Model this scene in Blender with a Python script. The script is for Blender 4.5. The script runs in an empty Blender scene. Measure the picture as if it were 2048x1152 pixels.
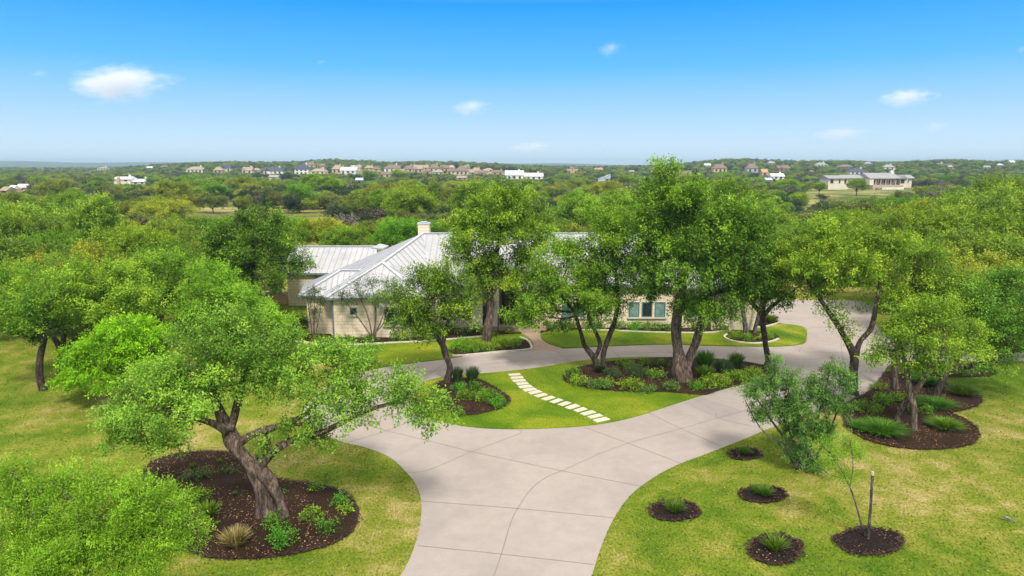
import bpy, bmesh, math, random
import numpy as np
from mathutils import Vector, Matrix, noise
from mathutils.geometry import tessellate_polygon

R = math.radians
sc = bpy.context.scene
col = sc.collection
rng = np.random.default_rng(7)
random.seed(7)

# ------------------------------------------------------------------ camera
CAM_H = 11.0
FPX = 2048 * 24 / 36.0
PITCH = math.atan(243 / FPX)
cam_d = bpy.data.cameras.new("camera")
cam_d.lens = 24; cam_d.sensor_width = 36
cam_d.clip_start = 0.1; cam_d.clip_end = 40000
cam = bpy.data.objects.new("camera", cam_d); col.objects.link(cam)
cam.location = (0, 0, CAM_H); cam.rotation_euler = (R(90) - PITCH, 0, 0)
sc.camera = cam

# ------------------------------------------------------------------ world, sun, exposure
SUN_EL, SUN_AZ = R(51), R(167)      # high sun behind the camera, a little to the left, softened by thin cloud
w = bpy.data.worlds.new("World"); sc.world = w; w.use_nodes = True
nt = w.node_tree; nt.nodes.clear()
out = nt.nodes.new("ShaderNodeOutputWorld"); bg = nt.nodes.new("ShaderNodeBackground")
sky = nt.nodes.new("ShaderNodeTexSky"); sky.sky_type = 'NISHITA'; sky.sun_disc = False
sky.sun_elevation = SUN_EL; sky.sun_rotation = SUN_AZ
sky.air_density = 1.0; sky.dust_density = 0.6; sky.ozone_density = 2.0
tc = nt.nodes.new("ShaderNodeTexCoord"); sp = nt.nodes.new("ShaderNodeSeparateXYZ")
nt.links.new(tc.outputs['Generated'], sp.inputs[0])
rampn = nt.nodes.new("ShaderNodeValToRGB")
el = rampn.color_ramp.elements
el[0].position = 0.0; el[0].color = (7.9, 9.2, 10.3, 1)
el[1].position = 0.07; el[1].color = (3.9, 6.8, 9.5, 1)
for p_, c_ in ((0.135, (1.0, 5.0, 9.4, 1)), (0.215, (0.01, 3.35, 9.6, 1)), (0.30, (3.0, 5.6, 9.0, 1)), (0.42, (10.0, 9.8, 9.2, 1)), (1.0, (12.5, 11.8, 10.4, 1))):  # upper stops, unseen above the view, whitened to neutralise the blue fill light
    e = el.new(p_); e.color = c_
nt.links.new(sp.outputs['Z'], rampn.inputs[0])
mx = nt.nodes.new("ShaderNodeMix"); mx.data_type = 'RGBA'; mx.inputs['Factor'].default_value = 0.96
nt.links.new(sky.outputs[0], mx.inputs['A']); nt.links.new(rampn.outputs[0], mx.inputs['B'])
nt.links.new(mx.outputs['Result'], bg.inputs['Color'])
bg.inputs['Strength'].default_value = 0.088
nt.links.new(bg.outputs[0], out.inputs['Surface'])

sd = bpy.data.lights.new("sun", 'SUN'); sd.energy = 3.0; sd.angle = R(9); sd.color = (1.0, 0.93, 0.80)
sun = bpy.data.objects.new("sun", sd); col.objects.link(sun)
sun.rotation_euler = (R(90) - SUN_EL, 0, R(180) - SUN_AZ + R(0))
sun.location = (0, -50, 100)
sc.view_settings.view_transform = 'Standard'; sc.view_settings.look = 'None'
sc.view_settings.gamma = 1; sc.view_settings.exposure = 0.35
sc.cycles.use_denoising = True
sc.cycles.denoising_prefilter = 'ACCURATE'
sc.cycles.max_bounces = 8; sc.cycles.diffuse_bounces = 4; sc.cycles.transmission_bounces = 4
sc.cycles.transparent_max_bounces = 8; sc.cycles.volume_bounces = 0

# ------------------------------------------------------------------ where a line of sight meets the ground, or a given depth
CP, SP = math.cos(PITCH), math.sin(PITCH)
def ray(px, py):
    a = (px - 1024) / FPX; b = (576 - py) / FPX
    return Vector((a, CP + b * SP, -SP + b * CP))
def PG(px, py, z=0.0):
    r = ray(px, py); t = (z - CAM_H) / r.z
    return Vector((r.x * t, r.y * t, z))
def P(px, py, Y):
    r = ray(px, py); t = Y / r.y
    return Vector((r.x * t, Y, CAM_H + r.z * t))
def proj(x, y, z):
    zc = y * CP + (CAM_H - z) * SP
    return 1024 + FPX * x / zc, 576 + FPX * ((CAM_H - z) * CP - y * SP) / zc
def px_m(Y):                                  # metres covered by one photo pixel at depth Y
    return (Y * CP + 6 * SP) / FPX

# ------------------------------------------------------------------ helpers
def tag(o, label=None, cat=None, group=None, kind=None):
    if label: o['label'] = label
    if cat: o['category'] = cat
    if group: o['group'] = group
    if kind: o['kind'] = kind
    return o
def empty(name, loc=(0, 0, 0), label=None, cat=None, group=None):
    o = bpy.data.objects.new(name, None); col.objects.link(o); o.location = loc
    o.empty_display_size = 0.3
    return tag(o, label, cat, group)
class MB:
    """collects quads / polygons, built as ONE mesh"""
    def __init__(s): s.v = []; s.f = []; s.m = []
    def face(s, pts, m=0):
        n = len(s.v); s.v += [tuple(p) for p in pts]; s.f.append(tuple(range(n, n + len(pts)))); s.m.append(m)
    def box(s, x0, x1, y0, y1, z0, z1, m=0):
        n = len(s.v)
        s.v += [(x0,y0,z0),(x1,y0,z0),(x1,y1,z0),(x0,y1,z0),(x0,y0,z1),(x1,y0,z1),(x1,y1,z1),(x0,y1,z1)]
        for q in ((0,3,2,1),(4,5,6,7),(0,1,5,4),(1,2,6,5),(2,3,7,6),(3,0,4,7)):
            s.f.append(tuple(n + k for k in q)); s.m.append(m)
    def bar(s, a, b, w_, h_, up=(0, 0, 1), m=0):
        a, b = Vector(a), Vector(b); d = (b - a).normalized(); up = Vector(up)
        sd_ = d.cross(up)
        if sd_.length < 1e-4: sd_ = Vector((1, 0, 0))
        sd_.normalize(); u_ = sd_.cross(d).normalized()
        n = len(s.v)
        for p in (a, b):
            for i, j in ((-1,-1),(1,-1),(1,1),(-1,1)): s.v.append(tuple(p + sd_ * (i * w_ / 2) + u_ * (j * h_ / 2)))
        for q in ((0,1,2,3),(7,6,5,4),(0,4,5,1),(1,5,6,2),(2,6,7,3),(3,7,4,0)):
            s.f.append(tuple(n + k for k in q)); s.m.append(m)
    def tube(s, pts, rad, sides=8, lump=0.0, seed=0, m=0, cap=True):
        pts = [Vector(p) for p in pts]; n0 = len(s.v); N = len(pts)
        prev = None
        for i, p in enumerate(pts):
            d = (pts[min(i + 1, N - 1)] - pts[max(i - 1, 0)])
            d = d.normalized() if d.length > 1e-6 else Vector((0, 0, 1))
            a = prev - d * prev.dot(d) if prev is not None else d.orthogonal()
            if a.length < 1e-5: a = d.orthogonal()
            a.normalize(); prev = a; b = d.cross(a)
            for k in range(sides):
                th = 2 * math.pi * k / sides
                r = rad[i]
                if lump:
                    r *= 1 + lump * (noise.noise(Vector((math.cos(th) * 1.6 + seed, math.sin(th) * 1.6, i * 0.28 + seed))) * 1.6)
                s.v.append(tuple(p + (a * math.cos(th) + b * math.sin(th)) * r))
        for i in range(N - 1):
            for k in range(sides):
                k2 = (k + 1) % sides
                s.f.append((n0 + i*sides + k, n0 + i*sides + k2, n0 + (i+1)*sides + k2, n0 + (i+1)*sides + k)); s.m.append(m)
        if cap:
            s.f.append(tuple(n0 + (N-1)*sides + k for k in range(sides))); s.m.append(m)
            s.f.append(tuple(n0 + k for k in reversed(range(sides)))); s.m.append(m)
    def lathe(s, c, prof, sides=12, m=0):
        n0 = len(s.v); c = Vector(c)
        for r, z in prof:
            for k in range(sides):
                th = 2 * math.pi * k / sides
                s.v.append((c.x + r * math.cos(th), c.y + r * math.sin(th), c.z + z))
        for i in range(len(prof) - 1):
            for k in range(sides):
                k2 = (k + 1) % sides
                s.f.append((n0+i*sides+k, n0+i*sides+k2, n0+(i+1)*sides+k2, n0+(i+1)*sides+k)); s.m.append(m)
        s.f.append(tuple(n0 + (len(prof)-1)*sides + k for k in range(sides))); s.m.append(m)
    def build(s, name, mats, parent=None, smooth=False, origin=None):
        me = bpy.data.meshes.new(name)
        v = s.v
        if origin is not None: v = [(a - origin[0], b - origin[1], c - origin[2]) for a, b, c in v]
        me.from_pydata(v, [], s.f)
        if not isinstance(mats, (list, tuple)): mats = [mats]
        for m_ in mats: me.materials.append(m_)
        if len(mats) > 1: me.polygons.foreach_set('material_index', s.m)
        if smooth: me.polygons.foreach_set('use_smooth', [True] * len(s.f))
        me.update()
        o = bpy.data.objects.new(name, me); col.objects.link(o)
        if parent is not None:
            o.parent = parent
            if origin is None: o.location = (-parent.location.x, -parent.location.y, -parent.location.z)
        elif origin is not None: o.location = origin
        return o

def quad_mesh(name, V, tint, mat_, parent=None, nside=4):
    """V: (N*nside,3) numpy vertices, each run of nside one face; tint per face"""
    me = bpy.data.meshes.new(name); n = len(V) // nside
    me.vertices.add(len(V)); me.vertices.foreach_set('co', np.ascontiguousarray(V, dtype=np.float32).ravel())
    me.loops.add(len(V)); me.loops.foreach_set('vertex_index', np.arange(len(V), dtype=np.int32))
    me.polygons.add(n); me.polygons.foreach_set('loop_start', np.arange(0, len(V), nside, dtype=np.int32))
    at = me.attributes.new('tint', 'FLOAT', 'FACE'); at.data.foreach_set('value', np.ascontiguousarray(tint, dtype=np.float32))
    me.materials.append(mat_); me.update(calc_edges=True)
    o = bpy.data.objects.new(name, me); col.objects.link(o)
    if parent is not None: o.parent = parent
    return o

# ------------------------------------------------------------------ materials
def newmat(name):
    m = bpy.data.materials.new(name); m.use_nodes = True
    t = m.node_tree; t.nodes.clear()
    o = t.nodes.new('ShaderNodeOutputMaterial'); b = t.nodes.new('ShaderNodeBsdfPrincipled')
    t.links.new(b.outputs[0], o.inputs['Surface'])
    return m, t, o, b
def N_(t, kind, **kw):
    n = t.nodes.new(kind)
    for k, v in kw.items():
        if k.startswith('i_'): n.inputs[k[2:]].default_value = v
        else: setattr(n, k, v)
    return n
def noise_(t, vec, scale, detail=3, rough=0.55, dist=0.0):
    n = t.nodes.new('ShaderNodeTexNoise'); n.inputs['Scale'].default_value = scale
    n.inputs['Detail'].default_value = detail; n.inputs['Roughness'].default_value = rough
    n.inputs['Distortion'].default_value = dist
    if vec is not None: t.links.new(vec, n.inputs['Vector'])
    return n.outputs['Fac']
def ramp_(t, fac, stops):
    n = t.nodes.new('ShaderNodeValToRGB'); e = n.color_ramp.elements
    e[0].position = stops[0][0]; e[0].color = (*stops[0][1], 1)
    e[1].position = stops[1][0]; e[1].color = (*stops[1][1], 1)
    for p, c in stops[2:]:
        q = e.new(p); q.color = (*c, 1)
    t.links.new(fac, n.inputs[0]); return n.outputs[0]
def g(v): return (v, v, v)
def mix_(t, a, b, fac, mode='MIX'):
    n = t.nodes.new('ShaderNodeMix'); n.data_type = 'RGBA'; n.blend_type = mode
    for s_, k in ((a, 'A'), (b, 'B')):
        if isinstance(s_, tuple): n.inputs[k].default_value = (*s_, 1)
        else: t.links.new(s_, n.inputs[k])
    if isinstance(fac, (int, float)): n.inputs['Factor'].default_value = fac
    else: t.links.new(fac, n.inputs['Factor'])
    return n.outputs['Result']
def bump_(t, b, h, strength=0.4, dist=0.02):
    n = t.nodes.new('ShaderNodeBump'); n.inputs['Strength'].default_value = strength
    n.inputs['Distance'].default_value = dist; t.links.new(h, n.inputs['Height'])
    t.links.new(n.outputs[0], b.inputs['Normal'])
def objco(t): return t.nodes.new('ShaderNodeTexCoord').outputs['Object']
def plain(name, c, rough=0.6, metal=0.0, vary=0.15, scale=3.0, bump=0.0):
    m, t, o, b = newmat(name); v = objco(t)
    f = noise_(t, v, scale, 4)
    lo = tuple(x * (1 - vary) for x in c); hi = tuple(min(1, x * (1 + vary)) for x in c)
    t.links.new(ramp_(t, f, [(0.3, lo), (0.7, hi)]), b.inputs['Base Color'])
    b.inputs['Roughness'].default_value = rough; b.inputs['Metallic'].default_value = metal
    if bump: bump_(t, b, noise_(t, v, scale * 8, 3), bump)
    return m
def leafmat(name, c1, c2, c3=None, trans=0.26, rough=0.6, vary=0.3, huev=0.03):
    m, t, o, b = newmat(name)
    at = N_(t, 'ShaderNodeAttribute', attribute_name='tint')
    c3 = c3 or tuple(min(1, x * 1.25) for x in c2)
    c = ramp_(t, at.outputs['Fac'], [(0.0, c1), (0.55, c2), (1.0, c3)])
    oi = t.nodes.new('ShaderNodeObjectInfo')
    mr = N_(t, 'ShaderNodeMapRange'); mr.inputs['To Min'].default_value = 1 - vary; mr.inputs['To Max'].default_value = 1 + vary
    t.links.new(oi.outputs['Random'], mr.inputs['Value'])
    wn = N_(t, 'ShaderNodeTexWhiteNoise', noise_dimensions='1D'); t.links.new(oi.outputs['Random'], wn.inputs['W'])
    mh = N_(t, 'ShaderNodeMapRange'); mh.inputs['To Min'].default_value = 0.5 - huev; mh.inputs['To Max'].default_value = 0.5 + huev
    t.links.new(wn.outputs['Value'], mh.inputs['Value'])
    hs = t.nodes.new('ShaderNodeHueSaturation')
    t.links.new(mh.outputs[0], hs.inputs['Hue']); t.links.new(mr.outputs[0], hs.inputs['Value']); t.links.new(c, hs.inputs['Color'])
    t.links.new(hs.outputs[0], b.inputs['Base Color'])
    b.inputs['Roughness'].default_value = rough; b.inputs['Specular IOR Level'].default_value = 0.25
    tr = t.nodes.new('ShaderNodeBsdfTranslucent')
    tcx = mix_(t, hs.outputs[0], (1.5, 1.35, 0.35), 1.0, 'MULTIPLY')
    t.links.new(tcx, tr.inputs['Color'])
    ms = t.nodes.new('ShaderNodeMixShader'); ms.inputs[0].default_value = trans
    t.links.new(b.outputs[0], ms.inputs[1]); t.links.new(tr.outputs[0], ms.inputs[2]); t.links.new(ms.outputs[0], o.inputs['Surface'])
    return m

M = {}
# lawn / terrain
def grass_nodes(t, v, tone=1.0):
    big = noise_(t, v, 0.10, 4, 0.55, 0.5)
    med = noise_(t, v, 0.8, 4, 0.65, 0.4)
    s1 = mix_(t, big, med, 0.42)
    c = ramp_(t, s1, [(0.38, (0.075*tone, 0.145*tone, 0.007)), (0.46, (0.135*tone, 0.195*tone, 0.014)), (0.53, (0.22*tone, 0.235*tone, 0.034)), (0.62, (0.40*tone, 0.325*tone, 0.13))])
    mp = t.nodes.new('ShaderNodeMapping'); mp.inputs['Scale'].default_value = (1, 0.55, 1); t.links.new(v, mp.inputs[0])
    fine = noise_(t, mp.outputs[0], 16, 3, 0.75)
    fr = ramp_(t, fine, [(0.34, g(0.50)), (0.5, g(0.97)), (0.68, g(1.5))])
    c = mix_(t, c, fr, 0.85, 'MULTIPLY')
    return c, fine
m, t, o, b = newmat('grass'); v = objco(t)
c, fine = grass_nodes(t, v); t.links.new(c, b.inputs['Base Color']); b.inputs['Roughness'].default_value = 0.85
b.inputs['Specular IOR Level'].default_value = 0.15; bump_(t, b, fine, 0.6, 0.06); M['grass'] = m
m, t, o, b = newmat('lush_grass'); v = objco(t)
big = noise_(t, v, 0.3, 4, 0.6, 0.5)
c = ramp_(t, big, [(0.35, (0.075, 0.155, 0.003)), (0.5, (0.14, 0.22, 0.006)), (0.62, (0.23, 0.27, 0.015)), (0.72, (0.34, 0.34, 0.06))])
mp = t.nodes.new('ShaderNodeMapping'); mp.inputs['Scale'].default_value = (1, 0.55, 1); t.links.new(v, mp.inputs[0])
fine = noise_(t, mp.outputs[0], 16, 3, 0.75)
c = mix_(t, c, ramp_(t, fine, [(0.36, g(0.55)), (0.5, g(0.97)), (0.68, g(1.4))]), 0.8, 'MULTIPLY')
t.links.new(c, b.inputs['Base Color']); b.inputs['Roughness'].default_value = 0.85; b.inputs['Specular IOR Level'].default_value = 0.15
bump_(t, b, fine, 0.5, 0.05); M['lush'] = m
# terrain: lawn near, dry meadow and scrub further off (by distance over the ground)
m, t, o, b = newmat('terrain'); v = objco(t)
cn, fine = grass_nodes(t, v)
f1 = noise_(t, v, 0.035, 5, 0.6, 0.4); f2 = noise_(t, v, 0.5, 4, 0.7)
far = ramp_(t, f1, [(0.38, (0.085, 0.12, 0.02)), (0.5, (0.20, 0.21, 0.055)), (0.6, (0.34, 0.31, 0.12)), (0.7, (0.42, 0.35, 0.2))])
far = mix_(t, far, ramp_(t, f2, [(0.35, g(0.6)), (0.65, g(1.25))]), 0.7, 'MULTIPLY')
s_ = t.nodes.new('ShaderNodeSeparateXYZ'); t.links.new(v, s_.inputs[0])
mr = N_(t, 'ShaderNodeMapRange'); mr.inputs['From Min'].default_value = 75; mr.inputs['From Max'].default_value = 120; t.links.new(s_.outputs['Y'], mr.inputs['Value'])
mr2 = N_(t, 'ShaderNodeMapRange'); mr2.inputs['From Min'].default_value = 900; mr2.inputs['From Max'].default_value = 1600; t.links.new(s_.outputs['Y'], mr2.inputs['Value'])
c = mix_(t, cn, far, mr.outputs[0])
wood = ramp_(t, noise_(t, v, 0.02, 5, 0.7), [(0.4, (0.035, 0.065, 0.02)), (0.62, (0.10, 0.12, 0.04))])
c = mix_(t, c, wood, mr2.outputs[0])
t.links.new(c, b.inputs['Base Color']); b.inputs['Roughness'].default_value = 0.9; b.inputs['Specular IOR Level'].default_value = 0.1
bump_(t, b, fine, 0.6, 0.06); M['terrain'] = m

def concrete(name, c, stain):
    m, t, o, b = newmat(name); v = objco(t)
    f = noise_(t, v, 0.35, 5, 0.6, 0.8); f2 = noise_(t, v, 2.2, 5, 0.65); f3 = noise_(t, v, 45, 2, 0.7)
    base = ramp_(t, f, [(0.32, tuple(x*0.90 for x in c)), (0.5, c), (0.66, tuple(min(1, x*1.06) for x in c))])
    base = mix_(t, base, ramp_(t, f2, [(0.3, g(0.94)), (0.7, g(1.04))]), 1.0, 'MULTIPLY')
    base = mix_(t, base, ramp_(t, f3, [(0.3, g(0.90)), (0.7, g(1.08))]), 0.8, 'MULTIPLY')
    fs = noise_(t, v, 0.14, 5, 0.7, 1.2)
    base = mix_(t, base, stain, ramp_(t, fs, [(0.55, g(0)), (0.72, g(0.55))]))
    t.links.new(base, b.inputs['Base Color']); b.inputs['Roughness'].default_value = 0.8
    b.inputs['Specular IOR Level'].default_value = 0.3
    bump_(t, b, f3, 0.12, 0.01); return m
M['concrete'] = concrete('driveway_concrete', (0.385, 0.335, 0.318), (0.39, 0.31, 0.26))
M['patch'] = concrete('darker_slab_concrete', (0.345, 0.30, 0.30), (0.37, 0.29, 0.25))
M['walk'] = concrete('pink_walk_concrete', (0.40, 0.29, 0.235), (0.36, 0.25, 0.19))
M['joint'] = plain('saw_cut', (0.24, 0.195, 0.18), 0.9)
M['kerbstone'] = plain('pale_kerb', (0.62, 0.56, 0.48), 0.8, vary=0.18, scale=4, bump=0.3)
M['slab'] = plain('stepping_stone', (0.64, 0.57, 0.48), 0.8, vary=0.10, scale=5, bump=0.3)
# mulch
m, t, o, b = newmat('mulch'); v = objco(t)
f = noise_(t, v, 22, 4, 0.8); f0 = noise_(t, v, 0.5, 4, 0.6)
dark = ramp_(t, f, [(0.35, (0.006, 0.004, 0.003)), (0.52, (0.035, 0.019, 0.013)), (0.68, (0.11, 0.062, 0.04))])
red = ramp_(t, f, [(0.35, (0.009, 0.006, 0.004)), (0.52, (0.058, 0.034, 0.022)), (0.70, (0.14, 0.085, 0.052))])
t.links.new(mix_(t, dark, red, ramp_(t, f0, [(0.42, g(0)), (0.6, g(1))])), b.inputs['Base Color'])
b.inputs['Roughness'].default_value = 0.9; b.inputs['Specular IOR Level'].default_value = 0.1
bump_(t, b, f, 1.0, 0.05); M['mulch'] = m
m, t, o, b = newmat('dark_mulch'); v = objco(t); f = noise_(t, v, 20, 4, 0.8)
t.links.new(ramp_(t, f, [(0.35, (0.005, 0.004, 0.004)), (0.55, (0.028, 0.020, 0.018)), (0.72, (0.10, 0.07, 0.055))]), b.inputs['Base Color'])
b.inputs['Roughness'].default_value = 0.9; b.inputs['Specular IOR Level'].default_value = 0.1; bump_(t, b, f, 1.0, 0.05); M['mulch_dark'] = m
# limestone
def stone(name, c1, c2, mortar):
    m, t, o, b = newmat(name); v = objco(t)
    s = t.nodes.new('ShaderNodeSeparateXYZ'); t.links.new(v, s.inputs[0])
    ad = N_(t, 'ShaderNodeMath', operation='ADD'); t.links.new(s.outputs['X'], ad.inputs[0]); t.links.new(s.outputs['Y'], ad.inputs[1])
    cb = t.nodes.new('ShaderNodeCombineXYZ'); t.links.new(ad.outputs[0], cb.inputs['X']); t.links.new(s.outputs['Z'], cb.inputs['Y'])
    br = N_(t, 'ShaderNodeTexBrick'); br.inputs['Scale'].default_value = 1.0; br.inputs['Brick Width'].default_value = 0.62
    br.inputs['Row Height'].default_value = 0.22; br.inputs['Mortar Size'].default_value = 0.014; br.inputs['Mortar Smooth'].default_value = 0.3
    br.inputs['Color1'].default_value = (*c1, 1); br.inputs['Color2'].default_value = (*c2, 1); br.inputs['Mortar'].default_value = (*mortar, 1)
    br.inputs['Bias'].default_value = -0.1; t.links.new(cb.outputs[0], br.inputs['Vector'])
    n = noise_(t, v, 5, 5, 0.7); c = mix_(t, br.outputs['Color'], ramp_(t, n, [(0.3, g(0.78)), (0.7, g(1.12))]), 0.8, 'MULTIPLY')
    t.links.new(c, b.inputs['Base Color']); b.inputs['Roughness'].default_value = 0.85
    iv = N_(t, 'ShaderNodeMath', operation='SUBTRACT'); iv.inputs[0].default_value = 1.0; t.links.new(br.outputs['Fac'], iv.inputs[1])
    ad2 = N_(t, 'ShaderNodeMath', operation='MULTIPLY_ADD'); ad2.inputs[1].default_value = 0.5; t.links.new(n, ad2.inputs[0]); t.links.new(iv.outputs[0], ad2.inputs[2])
    bump_(t, b, ad2.outputs[0], 0.35, 0.02); return m
M['stone'] = stone('cream_limestone', (0.88, 0.75, 0.57), (0.80, 0.66, 0.48), (0.58, 0.48, 0.36))
M['redstone'] = stone('orange_stone', (0.70, 0.34, 0.16), (0.72, 0.5, 0.32), (0.5, 0.42, 0.33))
# metal roof
m, t, o, b = newmat('standing_seam_metal'); v = objco(t)
f = noise_(t, v, 0.7, 4, 0.6); f2 = noise_(t, v, 6, 3)
c = ramp_(t, f, [(0.3, (0.42, 0.43, 0.47)), (0.5, (0.50, 0.505, 0.54)), (0.72, (0.57, 0.565, 0.59))])
c = mix_(t, c, ramp_(t, f2, [(0.3, g(0.93)), (0.7, g(1.05))]), 1.0, 'MULTIPLY')
t.links.new(c, b.inputs['Base Color']); b.inputs['Roughness'].default_value = 0.42; b.inputs['Metallic'].default_value = 0.25; M['roof'] = m
M['seam'] = plain('seam_metal', (0.36, 0.38, 0.43), 0.45, 0.3, 0.08)
M['flash'] = plain('ridge_flashing', (0.62, 0.64, 0.68), 0.4, 0.3, 0.06)
M['gutter'] = plain('grey_gutter', (0.20, 0.23, 0.28), 0.5, 0.2)
M['dark'] = plain('dark_bronze', (0.018, 0.017, 0.018), 0.4)
M['beam'] = plain('dark_beam', (0.05, 0.035, 0.028), 0.6)
M['soffit'] = plain('soffit', (0.25, 0.2, 0.16), 0.8)
M['teal'] = plain('window_frame_teal', (0.09, 0.17, 0.18), 0.5)
m, t, o, b = newmat('window_glass'); v = objco(t)
t.links.new(ramp_(t, noise_(t, v, 0.8, 3), [(0.35, (0.008, 0.012, 0.012)), (0.7, (0.03, 0.045, 0.045))]), b.inputs['Base Color'])  # added glow stands in for sunlight scattered inside the cloud
b.inputs['Roughness'].default_value = 0.06; M['glass'] = m
m, t, o, b = newmat('curtained_glass'); v = objco(t)
t.links.new(ramp_(t, noise_(t, v, 3, 3), [(0.3, (0.10, 0.20, 0.20)), (0.7, (0.22, 0.36, 0.35))]), b.inputs['Base Color'])
b.inputs['Roughness'].default_value = 0.12; M['curtain'] = m
M['warmglass'] = plain('amber_door_glass', (0.30, 0.27, 0.08), 0.15, vary=0.3)
M['pot'] = plain('pot', (0.02, 0.02, 0.02), 0.5)
# bark
def bark(name, c1, c2):
    m, t, o, b = newmat(name); v = objco(t)
    mp = t.nodes.new('ShaderNodeMapping'); mp.inputs['Scale'].default_value = (1, 1, 0.28); t.links.new(v, mp.inputs[0])
    f = noise_(t, mp.outputs[0], 11, 5, 0.75, 0.4); f2 = noise_(t, v, 1.6, 3)
    c = ramp_(t, f, [(0.34, tuple(x*0.25 for x in c1)), (0.5, c1), (0.66, c2)])
    c = mix_(t, c, ramp_(t, f2, [(0.35, g(0.7)), (0.68, g(1.25))]), 0.8, 'MULTIPLY')
    t.links.new(c, b.inputs['Base Color']); b.inputs['Roughness'].default_value = 0.9; b.inputs['Specular IOR Level'].default_value = 0.15
    bump_(t, b, f, 1.0, 0.06); return m
M['bark'] = bark('oak_bark', (0.13, 0.092, 0.075), (0.31, 0.235, 0.195))
M['barkpale'] = bark('pale_bark', (0.17, 0.125, 0.095), (0.40, 0.31, 0.25))
M['barkdark'] = bark('dark_bark', (0.07, 0.052, 0.045), (0.17, 0.13, 0.11))
M['barkgrey'] = bark('grey_bark', (0.12, 0.10, 0.095), (0.30, 0.26, 0.25))
# leaves (dark, mid, light new growth)
M['leaf_oak']   = leafmat('oak_leaf', (0.037, 0.077, 0.008), (0.201, 0.369, 0.023), (0.480, 0.636, 0.049), vary=.07, huev=.008)
M['leaf_grey']  = leafmat('greyish_oak_leaf', (0.041, 0.089, 0.010), (0.174, 0.375, 0.035), (0.396, 0.638, 0.077), vary=.07, huev=.008)
M['leaf_dark']  = leafmat('dark_oak_leaf', (0.018, 0.044, 0.005), (0.124, 0.251, 0.019), (0.389, 0.600, 0.045), vary=.07, huev=.008)
M['leaf_lime']  = leafmat('lime_leaf', (0.068, 0.163, 0.003), (0.240, 0.505, 0.008), (0.453, 0.779, 0.029), vary=.07, huev=.008)
M['leaf_soft']  = leafmat('feathery_leaf', (0.059, 0.141, 0.006), (0.205, 0.428, 0.018), (0.382, 0.650, 0.056), vary=.07, huev=.008)
M['leaf_blue']  = leafmat('grey_green_leaf', (0.050, 0.120, 0.020), (0.130, 0.270, 0.045), (0.290, 0.450, 0.110), vary=.07, huev=.008)
M['leaf_myrtle']= leafmat('myrtle_leaf', (0.03, 0.065, 0.02), (0.06, 0.12, 0.035), (0.13, 0.19, 0.07), vary=.07, huev=.008)
M['leaf_far']   = leafmat('far_oak_leaf', (0.051, 0.084, 0.008), (0.227, 0.324, 0.024), (0.453, 0.510, 0.048), vary=0.3, huev=0.035)
M['leaf_yel']   = leafmat('yellow_green_leaf', (0.058, 0.118, 0.006), (0.172, 0.334, 0.013), (0.287, 0.459, 0.027), vary=0.22, huev=0.02)
M['leaf_jun']   = leafmat('juniper_leaf', (0.009, 0.023, 0.009), (0.045, 0.087, 0.035), (0.103, 0.157, 0.069), vary=0.4, huev=0.03)
M['leaf_olive'] = leafmat('olive_leaf', (0.041, 0.059, 0.013), (0.156, 0.200, 0.046), (0.274, 0.329, 0.097), vary=0.35, huev=0.03)
M['leaf_brush'] = leafmat('bare_brush', (0.10, 0.085, 0.07), (0.17, 0.145, 0.12), (0.26, 0.23, 0.19), vary=0.25, trans=0.1)
M['leaf_box']   = leafmat('boxwood_leaf', (0.013, 0.046, 0.008), (0.036, 0.098, 0.013), (0.078, 0.169, 0.019), vary=0.15, trans=0.25)
M['leaf_shrub'] = leafmat('shrub_leaf', (0.050, 0.126, 0.006), (0.156, 0.354, 0.020), (0.327, 0.568, 0.035), vary=0.25)
M['blade_green']= leafmat('green_blade', (0.05, 0.12, 0.008), (0.10, 0.22, 0.012), (0.18, 0.32, 0.03), vary=0.2)
M['blade_dark'] = leafmat('dark_blade', (0.02, 0.05, 0.018), (0.045, 0.09, 0.035), (0.10, 0.15, 0.07), vary=0.15)
M['blade_tan']  = leafmat('tan_blade', (0.12, 0.10, 0.03), (0.30, 0.25, 0.09), (0.50, 0.42, 0.19), vary=0.1)
M['litter']     = leafmat('dry_leaf', (0.16, 0.085, 0.035), (0.34, 0.20, 0.085), (0.58, 0.42, 0.22), vary=0.1, trans=0.1)
exec_order = None

# ------------------------------------------------------------------ terrain
def sm(a, b, x):
    t_ = np.clip((x - a) / (b - a), 0, 1); return t_ * t_ * (3 - 2 * t_)
def tz(x, y):
    x = np.asarray(x, float); y = np.asarray(y, float)
    a = x / (np.maximum(y, 1) + 1)
    fac = 0.15 + 0.85 * sm(-0.60, -0.44, a) - 0.55 * sm(-0.06, 0.04, a) + 0.66 * sm(0.17, 0.30, a)
    ridge = sm(360, 980, y) * (1 - sm(1200, 2000, y)) * (12.6 + 0.8*np.sin(a*21+.6) + 1.0*np.sin(a*43)) * fac
    und = (np.sin(x * 0.011 + 1.3) * np.cos(y * 0.009) + 0.5 * np.sin(x * 0.027 + y * 0.021)) * 0.8 * sm(180, 420, y)
    far_ = sm(2600, 4600, y) * (40 + 5 * np.sin(a * 9 + 2.2) + 4 * np.sin(a * 23) - 14 * sm(-0.45, -0.30, a) )
    return ridge + und + far_
ys = np.concatenate([np.linspace(-60, 110, 18), 110 * np.power(7000 / 110, np.linspace(0.03, 1, 74))])
as_ = np.linspace(-1.25, 1.25, 140)
V = []
for y in ys:
    xs = as_ * (max(y, 0) + 70)
    z = tz(xs, np.full_like(xs, y))
    V += [(float(p), float(y), float(q)) for p, q in zip(xs, z)]
nc = len(as_)
F = [(i*nc+j, i*nc+j+1, (i+1)*nc+j+1, (i+1)*nc+j) for i in range(len(ys)-1) for j in range(nc-1)]
me = bpy.data.meshes.new('ground'); me.from_pydata(V, [], F); me.materials.append(M['terrain'])
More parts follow.
